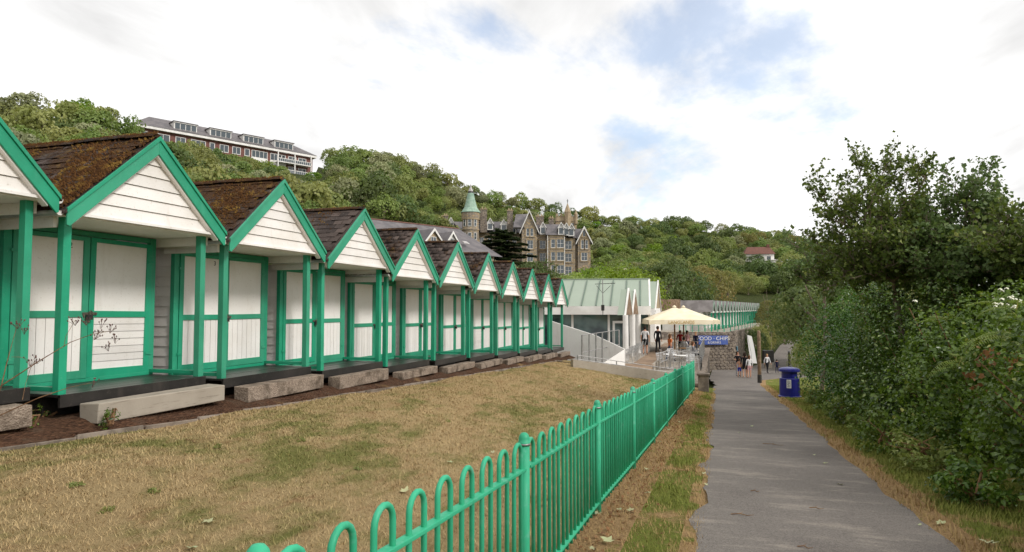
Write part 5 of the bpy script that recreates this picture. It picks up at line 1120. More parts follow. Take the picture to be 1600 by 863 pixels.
def forest():
    rng = random.Random(5); cand = []; d = 56.0
    while d < 330:
        step = 3.8+d*.011; dx = step*FPX/d; px = -70+rng.uniform(0, dx)
        while px < 1640:
            dd = d+rng.uniform(-.45, .45)*step; x = (px-800)/FPX*dd; X, Y = x*CY_-dd*SY_, dd*CY_+x*SY_
            D = interp(px, [(h[0], h[1]) for h in HILL]); ok = dd < D+9
            if 196 < px < 512:      # building plot on the hilltop
                t = (px-207)/288; db = 153+34*t
                if db-3 < dd < db+22: ok = False
                if dd > db+22: ok = False
            if 684 < px < 926 and 166 < dd < 196: ok = False
            if 548 < px < 735 and 100 < dd < 143: ok = False
            if 1160 < px < 1226 and 214 < dd < 240: ok = False
            if px > 1000 and dd < 76: ok = False
            if px > 1085 and dd < 150 and X < 16+max(0, (Y-90)*.3): ok = False
            if 860 < px < 1100 and dd < 70: ok = False
            if X > -14 and dd < 66: ok = False
            if ok: cand.append((dd, px, X, Y))
            px += dx*rng.uniform(.8, 1.2)
        d += step*.86
    cand.sort(); sky = {}
    for c in range(-80, 1700, 4): sky[c] = 440 if c < 880 else 470
    for c in range(-40, 880, 4): sky[c] = min(440, 330+max(0, c-70)*.2)
    out = []
    for dd, px, X, Y in cand:
        z = hill(X, Y) if dd > 62 else zground(X, Y); rad = rng.choice((2.2, 2.8, 3.3, 3.8, 4.6, 5.6))*rng.uniform(.85, 1.15)*(1.0 if dd > 90 else .8)
        kk = rng.random(); n1 = math.sin(px*.011+dd*.02)+math.sin(dd*.05-px*.006)
        if px > 1050: mat = 'leaf_dark' if kk < .34 else 'leaf_mid' if kk < .62 else 'leaf_olive' if kk < .82 else 'leaf_yellow' if kk < .9 else 'leaf_pale'
        elif n1 > .3: mat = 'leaf_olive' if kk < .55 else 'leaf_mid' if kk < .8 else 'leaf_pale'
        else: mat = 'leaf_mid' if kk < .45 else 'leaf_olive' if kk < .68 else 'leaf_dark' if kk < .86 else 'leaf_bright' if kk < .92 else 'leaf_pale'
        hz = rng.uniform(.95, 1.3); top = z+rad*(.4+TOPF*hz); ty = 481-(top-EYE)*FPX/dd; lim = top_limit(px, dd)
        if ty < lim:      # keep it as a low shrub, or leave it out
            need = EYE+(481-lim)*dd/FPX-z
            if need < 1.2: continue
            rad = max(1.3, need/1.6); top = z+rad*(.4+TOPF*hz); ty = 481-(top-EYE)*FPX/dd
            if ty < lim-2: continue
        wpx = rad*FPX/dd; cols = [c for c in sky if px-wpx*.8 < c < px+wpx*.8]
        if not cols: continue
        vis = max(sky[c]-ty for c in cols)
        if vis < 1.5: continue
        for c in cols:
            e = (c-px)/wpx; sky[c] = min(sky[c], ty+wpx*.75*(1-math.sqrt(max(0, 1-e*e))))
        out.append((X, Y, z, rad, mat, hz, wpx*min(vis, wpx*1.6)))
    out.sort(key=lambda t: -t[6]); return out
def screen_trees():
    """belt of trees right below the apartment block"""
    rng = random.Random(9); out = []; px = 212.0
    while px < 505:
        t = (px-207)/288; dd = 141+33*t+rng.uniform(-6, 1); lim = top_limit(px, dd)+rng.uniform(-5, 3); p = at(px, lim, dd); z = hill(p.x, p.y); rad = rng.uniform(2.6, 3.8); hz = max(.8, min(3.6, (p.z-z-rad*.4)/rad/TOPF))
        if p.z-z > 1.5: out.append((p.x, p.y, z, rad, rng.choice(['leaf_mid', 'leaf_olive', 'leaf_olive', 'leaf_bright']), hz, 1e6))
        px += 2.9*FPX/dd*rng.uniform(.8, 1.2)
    return out
TREES = screen_trees()+forest(); print('hill trees', len(TREES))
for X, Y, z, rad, mat, hz, _ in TREES[:290]:
    tree((X, Y, z), rad, mat, R.randrange(3), hill_label(X, Y, mat), 'trees of the wooded hillside', hz, .4)
# the smaller far crowns, one mass
def far_wood(rest):
    col = bpy.data.collections.new('woodland_crowns'); order = []
    for m_ in KINDS:
        for k in range(3): o = bpy.data.objects.new('crown_source_%02d' % len(order), KINDS[m_][k]); col.objects.link(o); order.append(m_)
    keys = list(KINDS); V = np.array([(X, Y, z+rad*.4) for X, Y, z, rad, mat, hz, _ in rest]); me = bpy.data.meshes.new('woodland'); me.vertices.add(len(V)); me.vertices.foreach_set('co', V.astype(np.float32).ravel())
    for nm, ty, dat in (('idx', 'INT', [keys.index(t[4])*3+R.randrange(3) for t in rest]), ('siz', 'FLOAT', [t[3] for t in rest]), ('ang', 'FLOAT', [R.uniform(0, 6.28) for t in rest])):
        a = me.attributes.new(nm, ty, 'POINT'); a.data.foreach_set('value', dat)
    ob = put('woodland', me); tag(ob, 'distant trees massed along the top of the wooded hill', 'woodland', kind='stuff')
    ng = bpy.data.node_groups.new('woodland_scatter', 'GeometryNodeTree'); ng.interface.new_socket('Geometry', in_out='INPUT', socket_type='NodeSocketGeometry'); ng.interface.new_socket('Geometry', in_out='OUTPUT', socket_type='NodeSocketGeometry')
    N = ng.nodes; gi, go = N.new('NodeGroupInput'), N.new('NodeGroupOutput'); ip = N.new('GeometryNodeInstanceOnPoints'); ci = N.new('GeometryNodeCollectionInfo'); ci.inputs[0].default_value = col; ci.inputs['Separate Children'].default_value = True; ci.inputs['Reset Children'].default_value = True
    def na(nm, ty): n = N.new('GeometryNodeInputNamedAttribute'); n.data_type = ty; n.inputs[0].default_value = nm; return n.outputs[0]
    L = ng.links.new; mp = N.new('GeometryNodeMeshToPoints'); L(gi.outputs[0], mp.inputs[0]); L(mp.outputs[0], ip.inputs['Points']); L(ci.outputs[0], ip.inputs['Instance']); ip.inputs['Pick Instance'].default_value = True
    L(na('idx', 'INT'), ip.inputs['Instance Index']); cx = N.new('ShaderNodeCombineXYZ'); L(na('ang', 'FLOAT'), cx.inputs[2]); L(cx.outputs[0], ip.inputs['Rotation']); sx = N.new('ShaderNodeCombineXYZ'); s_ = na('siz', 'FLOAT'); L(s_, sx.inputs[0]); L(s_, sx.inputs[1]); L(s_, sx.inputs[2]); L(sx.outputs[0], ip.inputs['Scale']); L(ip.outputs[0], go.inputs[0])
    md = ob.modifiers.new('scatter', 'NODES'); md.node_group = ng
if len(TREES) > 290: far_wood(TREES[290:])
# trees that stand out
def place_tree(px, ytop, d, rad, mat, var, label, hz=1.1, zb=None, name='tree', cap=True):
    p = at(px, ytop, d); g = zground(p.x, p.y) if zb is None else zb; tz = max(.3, (p.z-g-rad*TOPF*hz)/rad)
    if tz > .8 and cap: tz = .8; rad = (p.z-g)/(TOPF*hz+.8)
    tree((p.x, p.y, g), rad, mat, var, label, None, hz, tz, name=name, fine=True)
place_tree(972, 420, 66, 2.4, 'leaf_bright', 0, 'vivid lime green bushy tree just behind the café roof', 1.0)
place_tree(925, 418, 74, 2.6, 'leaf_bright', 1, 'green tree behind the café roof, left of the vivid lime one', 1.0)
place_tree(905, 428, 60, 1.6, 'leaf_mid', 2, 'small green shrub above the last hut roof', .9)
place_tree(1022, 405, 84, 3.6, 'leaf_dark', 1, 'broad dark tree behind the right end of the café roof')
place_tree(1065, 418, 92, 3.6, 'leaf_dark', 2, 'dark tree behind the grey board fence')
place_tree(1100, 418, 118, 3.2, 'leaf_yellow', 0, 'yellowing tree behind the distant huts, the left one', 1.1)
place_tree(1136, 424, 138, 3.4, 'leaf_yellow', 1, 'yellowing tree behind the distant huts, the right one', 1.1)
place_tree(1168, 430, 150, 3.8, 'leaf_olive', 2, 'olive tree above the far end of the distant huts')
place_tree(1203, 470, 80, 1.7, 'leaf_yellow', 2, 'slim thin leaved tree before the end of the distant huts', 1.3, cap=False)
place_tree(1224, 470, 92, 1.9, 'leaf_olive', 0, 'thin trunked olive tree at the bend of the path', cap=False)
place_tree(1266, 452, 68, 2.2, 'leaf_olive', 1, 'olive tree beyond the bend, left of the hedge')
place_tree(1302, 424, 62, 2.6, 'leaf_dark', 2, 'shadowy dark tree behind the near hawthorn')
for k, (px, yt, d, rr, m_) in enumerate(((1177, 510, 72, 1.5, 'leaf_dark'), (1186, 506, 79, 1.6, 'leaf_olive'), (1196, 500, 87, 1.8, 'leaf_yellow'), (1207, 494, 96, 2.0, 'leaf_olive'), (1256, 532, 58, 1.3, 'leaf_olive'), (1270, 512, 50, 1.6, 'leaf_mid'))):
    place_tree(px, yt, d, rr, m_, k % 3, ['dark clipped bush at the end of the rubble wall', 'rounded olive bush beside the rising path', 'yellowing bush beside the rising path', 'large olive bush high beside the rising path', 'olive shrub between bin and bend', 'leafy green shrub behind the litter bin'][k], 2.0, name='bush')
def cedar():
    p = at(783, 436, 132); g = 5.5; r = empty('cedar_tree', (p.x, p.y, g)); tag(r, 'dark spreading cedar with flat layered boughs before the hotel', 'tree'); H = at(786, 356, 132).z-g; P, Nn, T = [], [], []
    b = MB(); b.tube([(0, 0, -1), (.1, 0, H*.5), (0, .1, H*.95)], [.55, .38, .08], 9)
    rng = np.random.default_rng(3)
    for k in range(60):
        z = H*(.10+.86*(k/59)); L_ = (7.3*(1-(k/59)**2.4)+1.3)*rng.uniform(.65, 1.08); a = k*2.4+rng.uniform(-.3, .3); n = int(300*L_/3)
        t = rng.random(n)**.6; w_ = (rng.random(n)-.5)*(.5+1.5*np.sin(np.pi*np.clip(t, .05, .95)))*1.2; sag = .09*L_*t*t*3
        x = np.cos(a)*t*L_-np.sin(a)*w_; y = np.sin(a)*t*L_+np.cos(a)*w_; zz = z+.3*L_*t*.5-sag*.55+rng.normal(0, .09, n)
        P.append(np.stack([x, y, zz], 1)); Nn.append(np.stack([rng.normal(0, .3, n), rng.normal(0, .3, n), np.ones(n)], 1)); T.append(np.clip(rng.random()*.5+rng.random(n)*.5, 0, 1))
        b.tube([(0, 0, z), (np.cos(a)*L_*.5, np.sin(a)*L_*.5, z+.06*L_), (np.cos(a)*L_*.9, np.sin(a)*L_*.9, z+.07*L_)], [.12, .08, .02], 5)
    put('crown', leaf_quads(np.concatenate(P), np.concatenate(Nn), .55, np.concatenate(T), 'leaf_cedar', 'crown'), r); b.build('trunk', 'wood', r)
cedar()
place_tree(1182, 396, 205, 3.4, 'leaf_dark', 0, 'dark tree hiding the lower front of the red roofed house')
place_tree(838, 402, 126, 3.6, 'leaf_dark', 2, 'dark round tree touching the right side of the cedar')
place_tree(781, 412, 100, 2.0, 'leaf_pale', 1, 'pale shrub in front of the cedar above the hut roofs', .9)
# ---------------------------------------------------------------- hedge on the right of the path
def shrub_mesh(mat, rx, ry, rz, n, leaf, seed, nl=60, asp=.7, inner=1800, zmin=-.75):
    rng = np.random.default_rng(seed); C = rng.normal(size=(nl, 3)); C /= np.linalg.norm(C, axis=1, keepdims=True); C *= rng.uniform(.55, .84, (nl, 1)); C[:, 2] = np.maximum(C[:, 2], zmin+.1); r = rng.uniform(.18, .34, nl); S = np.array([rx, ry, rz]); lt = rng.random(nl)
    k = rng.integers(0, nl, n); D = rng.normal(size=(n, 3)); D[:, 2] += .3; D /= np.linalg.norm(D, axis=1, keepdims=True); P = C[k]+D*r[k][:, None]*rng.uniform(.7, 1.12, (n, 1)); keep = P[:, 2] > zmin
    for j in range(nl): keep &= ~((np.linalg.norm(P-C[j], axis=1) < r[j]*.6) & (k != j))
    P, D, k = P[keep]*S, D[keep], k[keep]; t = np.clip(lt[k]*.5+rng.random(len(k))*.5, 0, 1); N_ = D*.8+rng.normal(0, .5, P.shape)+np.array([0, 0, .5])
    # a looser inner layer
    Q = rng.normal(size=(inner, 3)); Q /= np.linalg.norm(Q, axis=1, keepdims=True); Q = Q*rng.uniform(.45, .75, (inner, 1))*S; Q = Q[Q[:, 2] > zmin*rz]
    P = np.concatenate([P, Q]); N_ = np.concatenate([N_, rng.normal(size=Q.shape)]); t = np.concatenate([t, rng.random(len(Q))*.6]); sz = np.concatenate([leaf*rng.uniform(.6, 1.3, len(t)-len(Q)), leaf*1.6*rng.uniform(.7, 1.3, len(Q))])
    return leaf_quads(P, N_, sz, t, mat, 'foliage', True, asp)
def stems_mesh(rx, ry, rz, seed, n=16):
    rnd = random.Random(seed); b = MB()
    for k in range(n):
        a = rnd.uniform(0, 6.28); q = rnd.uniform(.3, .95); e = (rx*q*math.cos(a), ry*q*math.sin(a), rz*rnd.uniform(-.1, .8)); m = (e[0]*.45+rnd.uniform(-.2, .2), e[1]*.45+rnd.uniform(-.2, .2), e[2]*.4+.1-rz*.3); b.tube([(rnd.uniform(-.3, .3)*rx, rnd.uniform(-.3, .3)*ry, -.42*rz), m, e], [.022, .014, .005], 5)
    return b.mesh('stems', 'twig')
HEDGE = [  # X, Y, rx, ry, top z, kind, leaf, count, label
    (4.45, 5.6, 1.75, 1.9, 1.9, 'leaf_bramble', .07, 17000, 'tangled bramble thicket nearest the viewer at the right edge'),
    (4.15, 8.6, 1.60, 1.8, 2.0, 'leaf_bramble', .066, 17000, 'bramble thicket with bindweed, second from the right edge'),
    (4.05, 11.6, 1.60, 1.9, 2.0, 'leaf_bramble', .07, 15000, 'bramble bush in the middle of the hedge'),
    (4.05, 14.7, 1.70, 2.0, 2.1, 'leaf_laurel', .085, 13000, 'broad leaved evergreen shrub below the hawthorn'),
    (4.10, 18.2, 1.80, 2.2, 2.2, 'leaf_laurel', .09, 12000, 'glossy dark evergreen shrub, third from the litter bin'),
    (4.30, 22.2, 1.95, 2.3, 2.5, 'leaf_laurel', .095, 12000, 'rounded glossy evergreen shrub leaning over near the litter bin'),
    (4.95, 27.6, 2.3, 2.5, 2.8, 'leaf_laurel', .12, 9000, 'tall evergreen shrub at the far end of the hedge behind the bin'),
    (7.2, 6.6, 2.1, 2.5, 2.3, 'leaf_bramble', .09, 8000, 'high bramble mound behind the nearest thicket'),
    (6.9, 11.5, 2.2, 2.8, 3.0, 'leaf_dark', .10, 9000, 'dark shrub mound behind the middle of the hedge'),
    (6.7, 16.5, 2.4, 2.9, 3.5, 'leaf_dark', .11, 9000, 'tall dark shrub mound under the hawthorns'),
    (4.7, 17.6, 1.7, 1.8, 3.5, 'leaf_hawthorn', .085, 11000, 'ivy dark shrub wrapped round the foot of the spreading hawthorn'),
    (5.5, 15.0, 1.8, 1.8, 3.4, 'leaf_hawthorn', .085, 11000, 'dark shrub round the foot of the dense hawthorn'),
    (6.4, 10.6, 1.7, 1.8, 2.7, 'leaf_laurel', .085, 7000, 'evergreen shrub rising behind the second bramble thicket'),
    (7.6, 22.5, 2.7, 3.2, 3.4, 'leaf_dark', .13, 8000, 'shadowy shrub mound at the back far end of the hedge')]
def hedge():
    for i, (X, Y, rx, ry, zt, mt, lf, n, lab) in enumerate(HEDGE):
        zb = zp(Y)+max(0, X-2.65)*.12; cz = zb+.30*(zt-zb); rz = (zt-cz)*1.02+.05
        r = empty({'leaf_bramble': 'bramble', 'leaf_laurel': 'evergreen_shrub'}.get(mt, 'shrub'), (X, Y, zb)); tag(r, lab, 'shrub')
        put('foliage', shrub_mesh(mt, rx, ry, rz, n, lf, 300+i, asp=.5 if mt == 'leaf_laurel' else .72, zmin=(zb-cz)/rz), r, (0, 0, cz-zb)); put('stems', stems_mesh(rx, ry, rz, i), r, (0, 0, cz-zb))
        if i in (0, 1, 7):       # dead brown sprays and white blossom caught in it
            rng = np.random.default_rng(i); q = rng.normal(size=(90, 3)); q[:, 0] = -abs(q[:, 0]); q /= np.linalg.norm(q, axis=1, keepdims=True); C = q[rng.integers(0, 5, 90)]; P = C*np.array([rx, ry, rz])*.93+rng.normal(0, .07, (90, 3)); put('dead_leaves', leaf_quads(P, rng.normal(size=P.shape), .09, rng.random(90), 'leaf_dead', 'dead_leaves', True), r, (0, 0, cz-zb))
        if i in (1, 2, 7, 8):
            rng = np.random.default_rng(40+i); a = rng.uniform(0, 6.28, 9); q = np.stack([np.cos(a)*.5-.2, np.sin(a)*.6, np.full(9, .80)], 1); P = q*np.array([rx, ry, rz])+rng.normal(0, .1, (9, 3)); b = MB()
            for p in P:
                for k in range(3):
                    c = Vector(p)+Vector((rng.normal(0, .03), rng.normal(0, .03), rng.normal(0, .02))); b.add([c+Vector((0.026*math.cos(t), .026*math.sin(t), .01*math.cos(3*t))) for t in [j*1.0472 for j in range(6)]]+[c+Vector((0, 0, .02))], [(j, (j+1) % 6, 6) for j in range(6)])
            b.build('blossom', 'flower', r, (0, 0, cz-zb))
    # low growth along the foot of the hedge
    for k in range(9):
        Y = 6.2+k*2.1+R.uniform(-.4, .4); X = 2.75+R.uniform(-.15, .25); rr = R.uniform(.38, .55); z = zp(Y)+.06; lab = ['low nettle clump at the hedge foot nearest the viewer']+['low leafy clump at the foot of the hedge, %s from the viewer' % o for o in ('second', 'third', 'fourth', 'fifth', 'sixth', 'seventh', 'eighth', 'ninth')]
        r = empty('leafy_clump', (X, Y, z)); tag(r, lab[k], 'plant', 'leafy clumps along the foot of the hedge'); put('foliage', shrub_mesh('leaf_bramble' if k % 2 else 'leaf_mid', rr, rr*1.3, rr*.8, 900, .065, 500+k, 18, .6, 80), r, (0, 0, rr*.5)); put('stems', stems_mesh(rr, rr, rr*.6, 60+k, 5), r, (0, 0, rr*.5))
hedge()
def frond_mesh(seed, L_=1.0):
    rnd = random.Random(seed); V, F, T = [], [], []; n = 19; pts = []
    for i in range(n+1):
        t = i/n; pts.append(Vector((L_*(t-.12*t*t), 0, L_*(.52*t-.62*t*t))))
    for i in range(n):
        a, b_ = pts[i], pts[i+1]; w_ = .006*(1-i/n)+.0015; o = len(V); V += [a+Vector((0, w_, 0)), a-Vector((0, w_, 0)), b_-Vector((0, w_*.9, 0)), b_+Vector((0, w_*.9, 0))]; F.append((o, o+1, o+2, o+3)); T.append(.9)
        if i < 3: continue
        t = i/n; ln = L_*.30*math.sin(math.pi*min(1, (1.06-t)*1.05))*(1.05-t*.6)*rnd.uniform(.85, 1.1)
        for s in (-1, 1):
            m = 5
            for j in range(m):   # each pinna is a row of small lobes
                u0, u1 = j/m, (j+1)/m; dirv = Vector((.42, s, -.25+rnd.uniform(-.06, .06))).normalized(); p0, p1 = a+dirv*ln*u0, a+dirv*ln*u1; wd = L_*.011*(1-u0*.75); o = len(V)
                V += [p0+Vector((-wd, 0, 0)), p0+Vector((wd*1.3, 0, .004)), p1+Vector((wd*.5, 0, 0)), p1+Vector((-wd*.5, 0, 0))]; F.append((o, o+1, o+2, o+3)); T.append(min(1, .25+.6*rnd.random()))
    return npmesh('frond', np.array([tuple(v) for v in V]), np.array(F), 'leaf_fern', np.array(T))
FRONDS = [frond_mesh(k) for k in range(4)]
FERN_AT = [(3.35, 5.3, 1.35), (3.3, 6.6, 1.05), (3.2, 7.6, .55), (3.55, 6.0, 1.62), (3.05, 8.6, 1.35), (3.4, 9.4, 1.6), (3.1, 10.3, .9), (3.6, 7.6, 1.75), (2.95, 7.0, .05), (3.3, 11.6, 1.5), (4.2, 6.6, 1.85), (4.3, 8.4, 1.9), (3.15, 12.6, .35)]
FLAB = ['pale bracken fern high at the right edge of the hedge', 'bracken fern at the right edge, below the highest one', 'small bracken fern low in the nearest brambles', 'arching bracken fern on top of the nearest brambles', 'bracken fern in the middle of the second bramble thicket', 'bracken fern on top of the second bramble thicket', 'bracken fern drooping from the hedge before the middle bush', 'large bracken fern spreading over the hedge top', 'bracken fern springing from the grass at the hedge foot', 'bracken fern crowning the middle bramble bush', 'bracken fern at the back of the nearest brambles', 'bracken fern at the back of the second thicket', 'small fern low beside the evergreen shrub']
for i, (X, Y, z) in enumerate(FERN_AT):
    r = empty('fern', (X, Y, z)); tag(r, FLAB[i], 'fern', 'bracken ferns in the hedge'); n = 6+i % 3
    for k in range(n):
        a = math.pi+R.uniform(-1.7, 1.7); o = put('frond', FRONDS[R.randrange(4)], r, (0, 0, R.uniform(-.08, .05)), rot=(R.uniform(-.3, .3), R.uniform(-.25, .35), a)); s_ = R.uniform(.4, .68)*(.7 if i in (2, 8, 12) else 1); o.scale = (s_, s_, s_)

# ---------------------------------------------------------------- hawthorns above the hedge
def hawthorn(base, fork, targets, d0, seed, label, nleaf, lf=.085, mat='leaf_hawthorn', r0=.10, dens=1.0):
    rnd = random.Random(seed); rng = np.random.default_rng(seed); root = empty('hawthorn_tree', base); tag(root, label, 'tree'); O = Vector(base); b = MB(); P = []; F = Vector(fork)
    b.tube([Vector((0, 0, -.2)), (F-O)*.5+Vector((.08, -.05, 0)), F-O], [r0, r0*.8, r0*.62], 9)
    def twig(p, dirv, L_, r, lev):
        pts = [p]; q = Vector(p); dv = dirv.normalized()
        for i in range(4):
            dv = (dv+Vector((rnd.uniform(-.45, .45), rnd.uniform(-.45, .45), rnd.uniform(-.3, .42)))).normalized(); q = q+dv*L_/4; pts.append(q.copy())
        b.tube(pts, [r*(1-.2*i) for i in range(5)], 4 if lev > 0 else 5, cap=False)
        for i in range(1, 5):
            if lev < 2:
                for _ in range(2 if lev == 0 else 1):
                    if rnd.random() < .75: twig(pts[i], dv+Vector((rnd.uniform(-1, 1), rnd.uniform(-1, 1), rnd.uniform(-.6, .9))), L_*rnd.uniform(.42, .68), r*.5, lev+1)
            if lev >= 1: P.append(pts[i])
    cx_ = sum(t_[0] for t_ in targets)/len(targets)
    for (px, py, dd) in targets:
        e = at(cx_+(px-cx_)*.88, py+(44 if py < 345 else 44*max(0, (440-py)/95)), d0+dd)-O; s = F-O; v = e-s; mid = s+v*.5+Vector((rnd.uniform(-.25, .25), rnd.uniform(-.25, .25), .10*v.length)); pts = []
        for i in range(9):
            t = i/8; p = s*(1-t)**2+mid*2*t*(1-t)+e*t*t; pts.append(p+Vector((rnd.uniform(-.06, .06), rnd.uniform(-.06, .06), rnd.uniform(-.05, .05)))*(i > 0))
        b.tube(pts, [r0*.42*(1-.11*i) for i in range(9)], 6)
        for i in range(3, 9):
            for _ in range(2):
                if rnd.random() < .7*dens: twig(pts[i], v.normalized()+Vector((rnd.uniform(-1, 1), rnd.uniform(-1, 1), rnd.uniform(-.5, .8))), rnd.uniform(.35, .75), .014, 0)
    P = np.array([tuple(p) for p in P]); k = rng.integers(0, len(P), nleaf); L_ = P[k]+rng.normal(0, .048, (nleaf, 3)); lt = rng.random(len(P)); t = np.clip(lt[k]*.5+rng.random(nleaf)*.5, 0, 1)
    put('crown', leaf_quads(L_, rng.normal(size=(nleaf, 3))+np.array([0, 0, .6]), lf, t, mat, 'crown', True, .8), root); b.build('trunk', 'wood', root)
b0 = at(1405, 560, 15); b0.z = zp(b0.y)+.2
hawthorn(b0, at(1398, 440, 15), [(1272, 262, .3), (1300, 300, -.4), (1338, 236, .5), (1322, 335, .8), (1378, 258, -.6), (1385, 232, .2), (1420, 228, .6), (1455, 234, -.3), (1470, 262, .9), (1440, 290, 1.2), (1350, 300, -.8), (1290, 372, .3), (1345, 385, 1.0), (1395, 330, 1.4), (1325, 410, -.4), (1430, 395, -.8), (1370, 350, -1.0), (1345, 425, -.9), (1385, 405, -1.2), (1415, 370, -1.0), (1300, 425, .4), (1440, 425, -.6)], 15, 21, 'spreading hawthorn with open branches rising above the hedge', 16000)
b1 = at(1530, 560, 14); b1.z = zp(b1.y)+.4
hawthorn(b1, at(1520, 445, 14), [(1475, 300, .3), (1500, 272, -.4), (1535, 268, .5), (1555, 300, -.2), (1490, 345, .8), (1560, 340, .6), (1455, 345, -.5), (1470, 385, .2), (1580, 372, -.6), (1535, 330, 1.1), (1430, 385, 1.0), (1500, 400, -.6), (1550, 410, -.3), (1480, 420, -.9), (1530, 390, -1.1), (1575, 420, -.5), (1450, 410, -.7)], 14, 22, 'dense dark hawthorn right of the spreading one', 15000, .088, 'leaf_dark')
b2 = at(1640, 560, 12); b2.z = zp(b2.y)+.4
hawthorn(b2, at(1630, 440, 12), [(1590, 318, .3), (1575, 352, -.3), (1600, 340, .5), (1570, 395, .4), (1610, 380, -.4), (1545, 402, .6), (1660, 330, .2), (1680, 370, .3)], 12, 23, 'leafy hawthorn cut by the right edge of the photo', 6000, .085)
b3 = at(1282, 560, 24); b3.z = zp(b3.y)+.3
hawthorn(b3, at(1288, 455, 24), [(1248, 345, .3), (1260, 398, -.4), (1290, 372, .6), (1318, 405, .3), (1240, 425, .2), (1300, 430, -.5), (1335, 440, .5)], 24, 24, 'thin half bare hawthorn at the left end of the hedge', 4000, .10, 'leaf_dark', .08)

# ---------------------------------------------------------------- dead umbel stems in front of the huts
def dead_stem():
    base = at(-30, 668, 5.6); g = zland(base.x, base.y); root = empty('dead_umbel_stem', (base.x, base.y, g)); tag(root, 'dry brown seed stem leaning in from the left before the first huts', 'plant'); O = Vector(root.location); d = 5.6
    def tr(pts, r, nm='stem'): MB().tube([at(x, y, d+q)-O for x, y, q in pts], [q*.6 for q in r], 6).build(nm, 'twig', root)
    tr([(-30, 690, 0), (2, 603, 0), (60, 565, .03), (110, 535, .06), (145, 522, .08), (170, 518, .1)], [.010, .009, .007, .005, .004, .003]); tr([(2, 603, 0), (10, 570, 0), (18, 540, .02), (28, 505, .04)], [.007, .006, .004, .003])
    tr([(-40, 668, .02), (20, 640, 0), (60, 622, 0), (110, 605, .05), (145, 598, .08)], [.008, .007, .006, .004, .003]); tr([(35, 625, 0), (40, 600, .02), (48, 575, .03), (58, 560, .04)], [.004, .003, .003, .002]); tr([(100, 541, .05), (103, 525, .05), (118, 500, .06)], [.004, .003, .002]); tr([(18, 558, .02), (30, 558, .03), (45, 562, .04)], [.003, .003, .002])
    rng = random.Random(4); sd = MB()
    for (x, y, q, n) in ((28, 505, .04, 10), (38, 514, .04, 9), (47, 563, .04, 8), (118, 500, .06, 9), (135, 500, .06, 10), (148, 522, .08, 12), (172, 512, .1, 9), (180, 528, .1, 8), (58, 560, .04, 6), (144, 597, .08, 6), (170, 540, .1, 8), (158, 505, .08, 7)):
        c = at(x, y, d+q)-O; st = c+Vector((0, 0, -.05))
        for k in range(n):
            e = c+Vector((rng.uniform(-.045, .045), rng.uniform(-.045, .045), rng.uniform(-.02, .035))); MB_ = sd; sd.tube([st, st.lerp(e, .6)+Vector((0, 0, .004)), e], .0012, 4); sd.lathe([(.001, -.007), (.0055, 0), (.004, .006), (.001, .010)], 6, e)
    sd.build('seed_heads', 'seed', root)
dead_stem()
# small weeds at the foot of the concrete beam and the edging
for k, (px, py, d, rr) in enumerate(((62, 645, 8.0, .12), (170, 632, 7.9, .13), (228, 622, 9.2, .1), (40, 660, 7.4, .14))):
    p = at(px, py, d); r = empty('weed', (p.x, p.y, zland(p.x, p.y)+.02)); tag(r, ['tuft of weeds between the two leftmost concrete steps', 'thin weed growing against the pale concrete beam', 'small weed near the right end of the pale concrete beam', 'weed in the bark beside the leftmost concrete block'][k], 'weed', 'weeds by the concrete steps'); put('foliage', shrub_mesh('leaf_bramble', rr, rr, rr*1.3, 160, .035, 700+k, 10, .4, 10), r, (0, 0, rr)); put('stems', stems_mesh(rr, rr, rr*1.2, 90+k, 4), r, (0, 0, rr))

for k, (px, py, w_) in enumerate(((905, 606, 'dark rosette weed on the far lawn before the low wall'), (120, 760, 'broad weed patch on the lawn at lower left'), (560, 735, 'green weed on the lawn left of the railing hoops'), (470, 690, 'low clover patch in the middle of the lawn'), (340, 700, 'weed on the lawn below the pale concrete beam'), (165, 800, 'leafy weed near the bottom left of the lawn'), (700, 660, 'small weed on the lawn beside the railing'), (240, 770, 'clover patch on the lawn, second from the left'))):
    X, Y = [None, None]; lo, hi = 1.0, 60.0
    for _ in range(40):
        m = (lo+hi)/2; p = at(px, py, m); lo, hi = (m, hi) if p.z > zl(p.x, p.y) else (lo, m)
    p = at(px, py, lo); rr = (.10, .07, .05, .06, .05, .06, .05, .05)[k]; r = empty('lawn_weed', (p.x, p.y, zl(p.x, p.y))); tag(r, w_, 'weed', 'weeds in the lawn'); put('foliage', shrub_mesh('leaf_olive', rr, rr*1.2, .03, 110, .022, 720+k, 14, .6, 6, -.4), r, (0, 0, .015))
# ---------------------------------------------------------------- fallen leaves, twigs
def fallen_mesh(seed):
    rnd = random.Random(seed); n = 11; V = [(0, 0, .004)]
    for k in range(n):
        a = 2*math.pi*k/n; r = (1.0 if k % 2 == 0 else .55)*rnd.uniform(.75, 1.1); V.append((r*math.cos(a), r*.8*math.sin(a), rnd.uniform(0, .35)*r))
    F = np.array([(0, 1+k, 1+(k+1) % n) for k in range(n)]); return npmesh('fallen_leaf', np.array(V), F, 'fallen', np.array([rnd.random()*.6+.2]*n))
FL = [fallen_mesh(k) for k in range(5)]
def zsurf(X, Y):
    if X < xfence(Y)-.05: return zl(X, Y)+.02
    if X < interp(Y, PATH_L): return zland(X, Y)+.03
    if X < interp(Y, PATH_R): return zp(Y)+.032
    return zp(Y)+.06
def ray_ground(px, py):
    lo, hi = 1.0, 60.0
    for _ in range(40):
        m = (lo+hi)/2; p = at(px, py, m)
        if p.z > zsurf(p.x, p.y): lo = m
        else: hi = m
    p = at(px, py, lo); return p.x, p.y
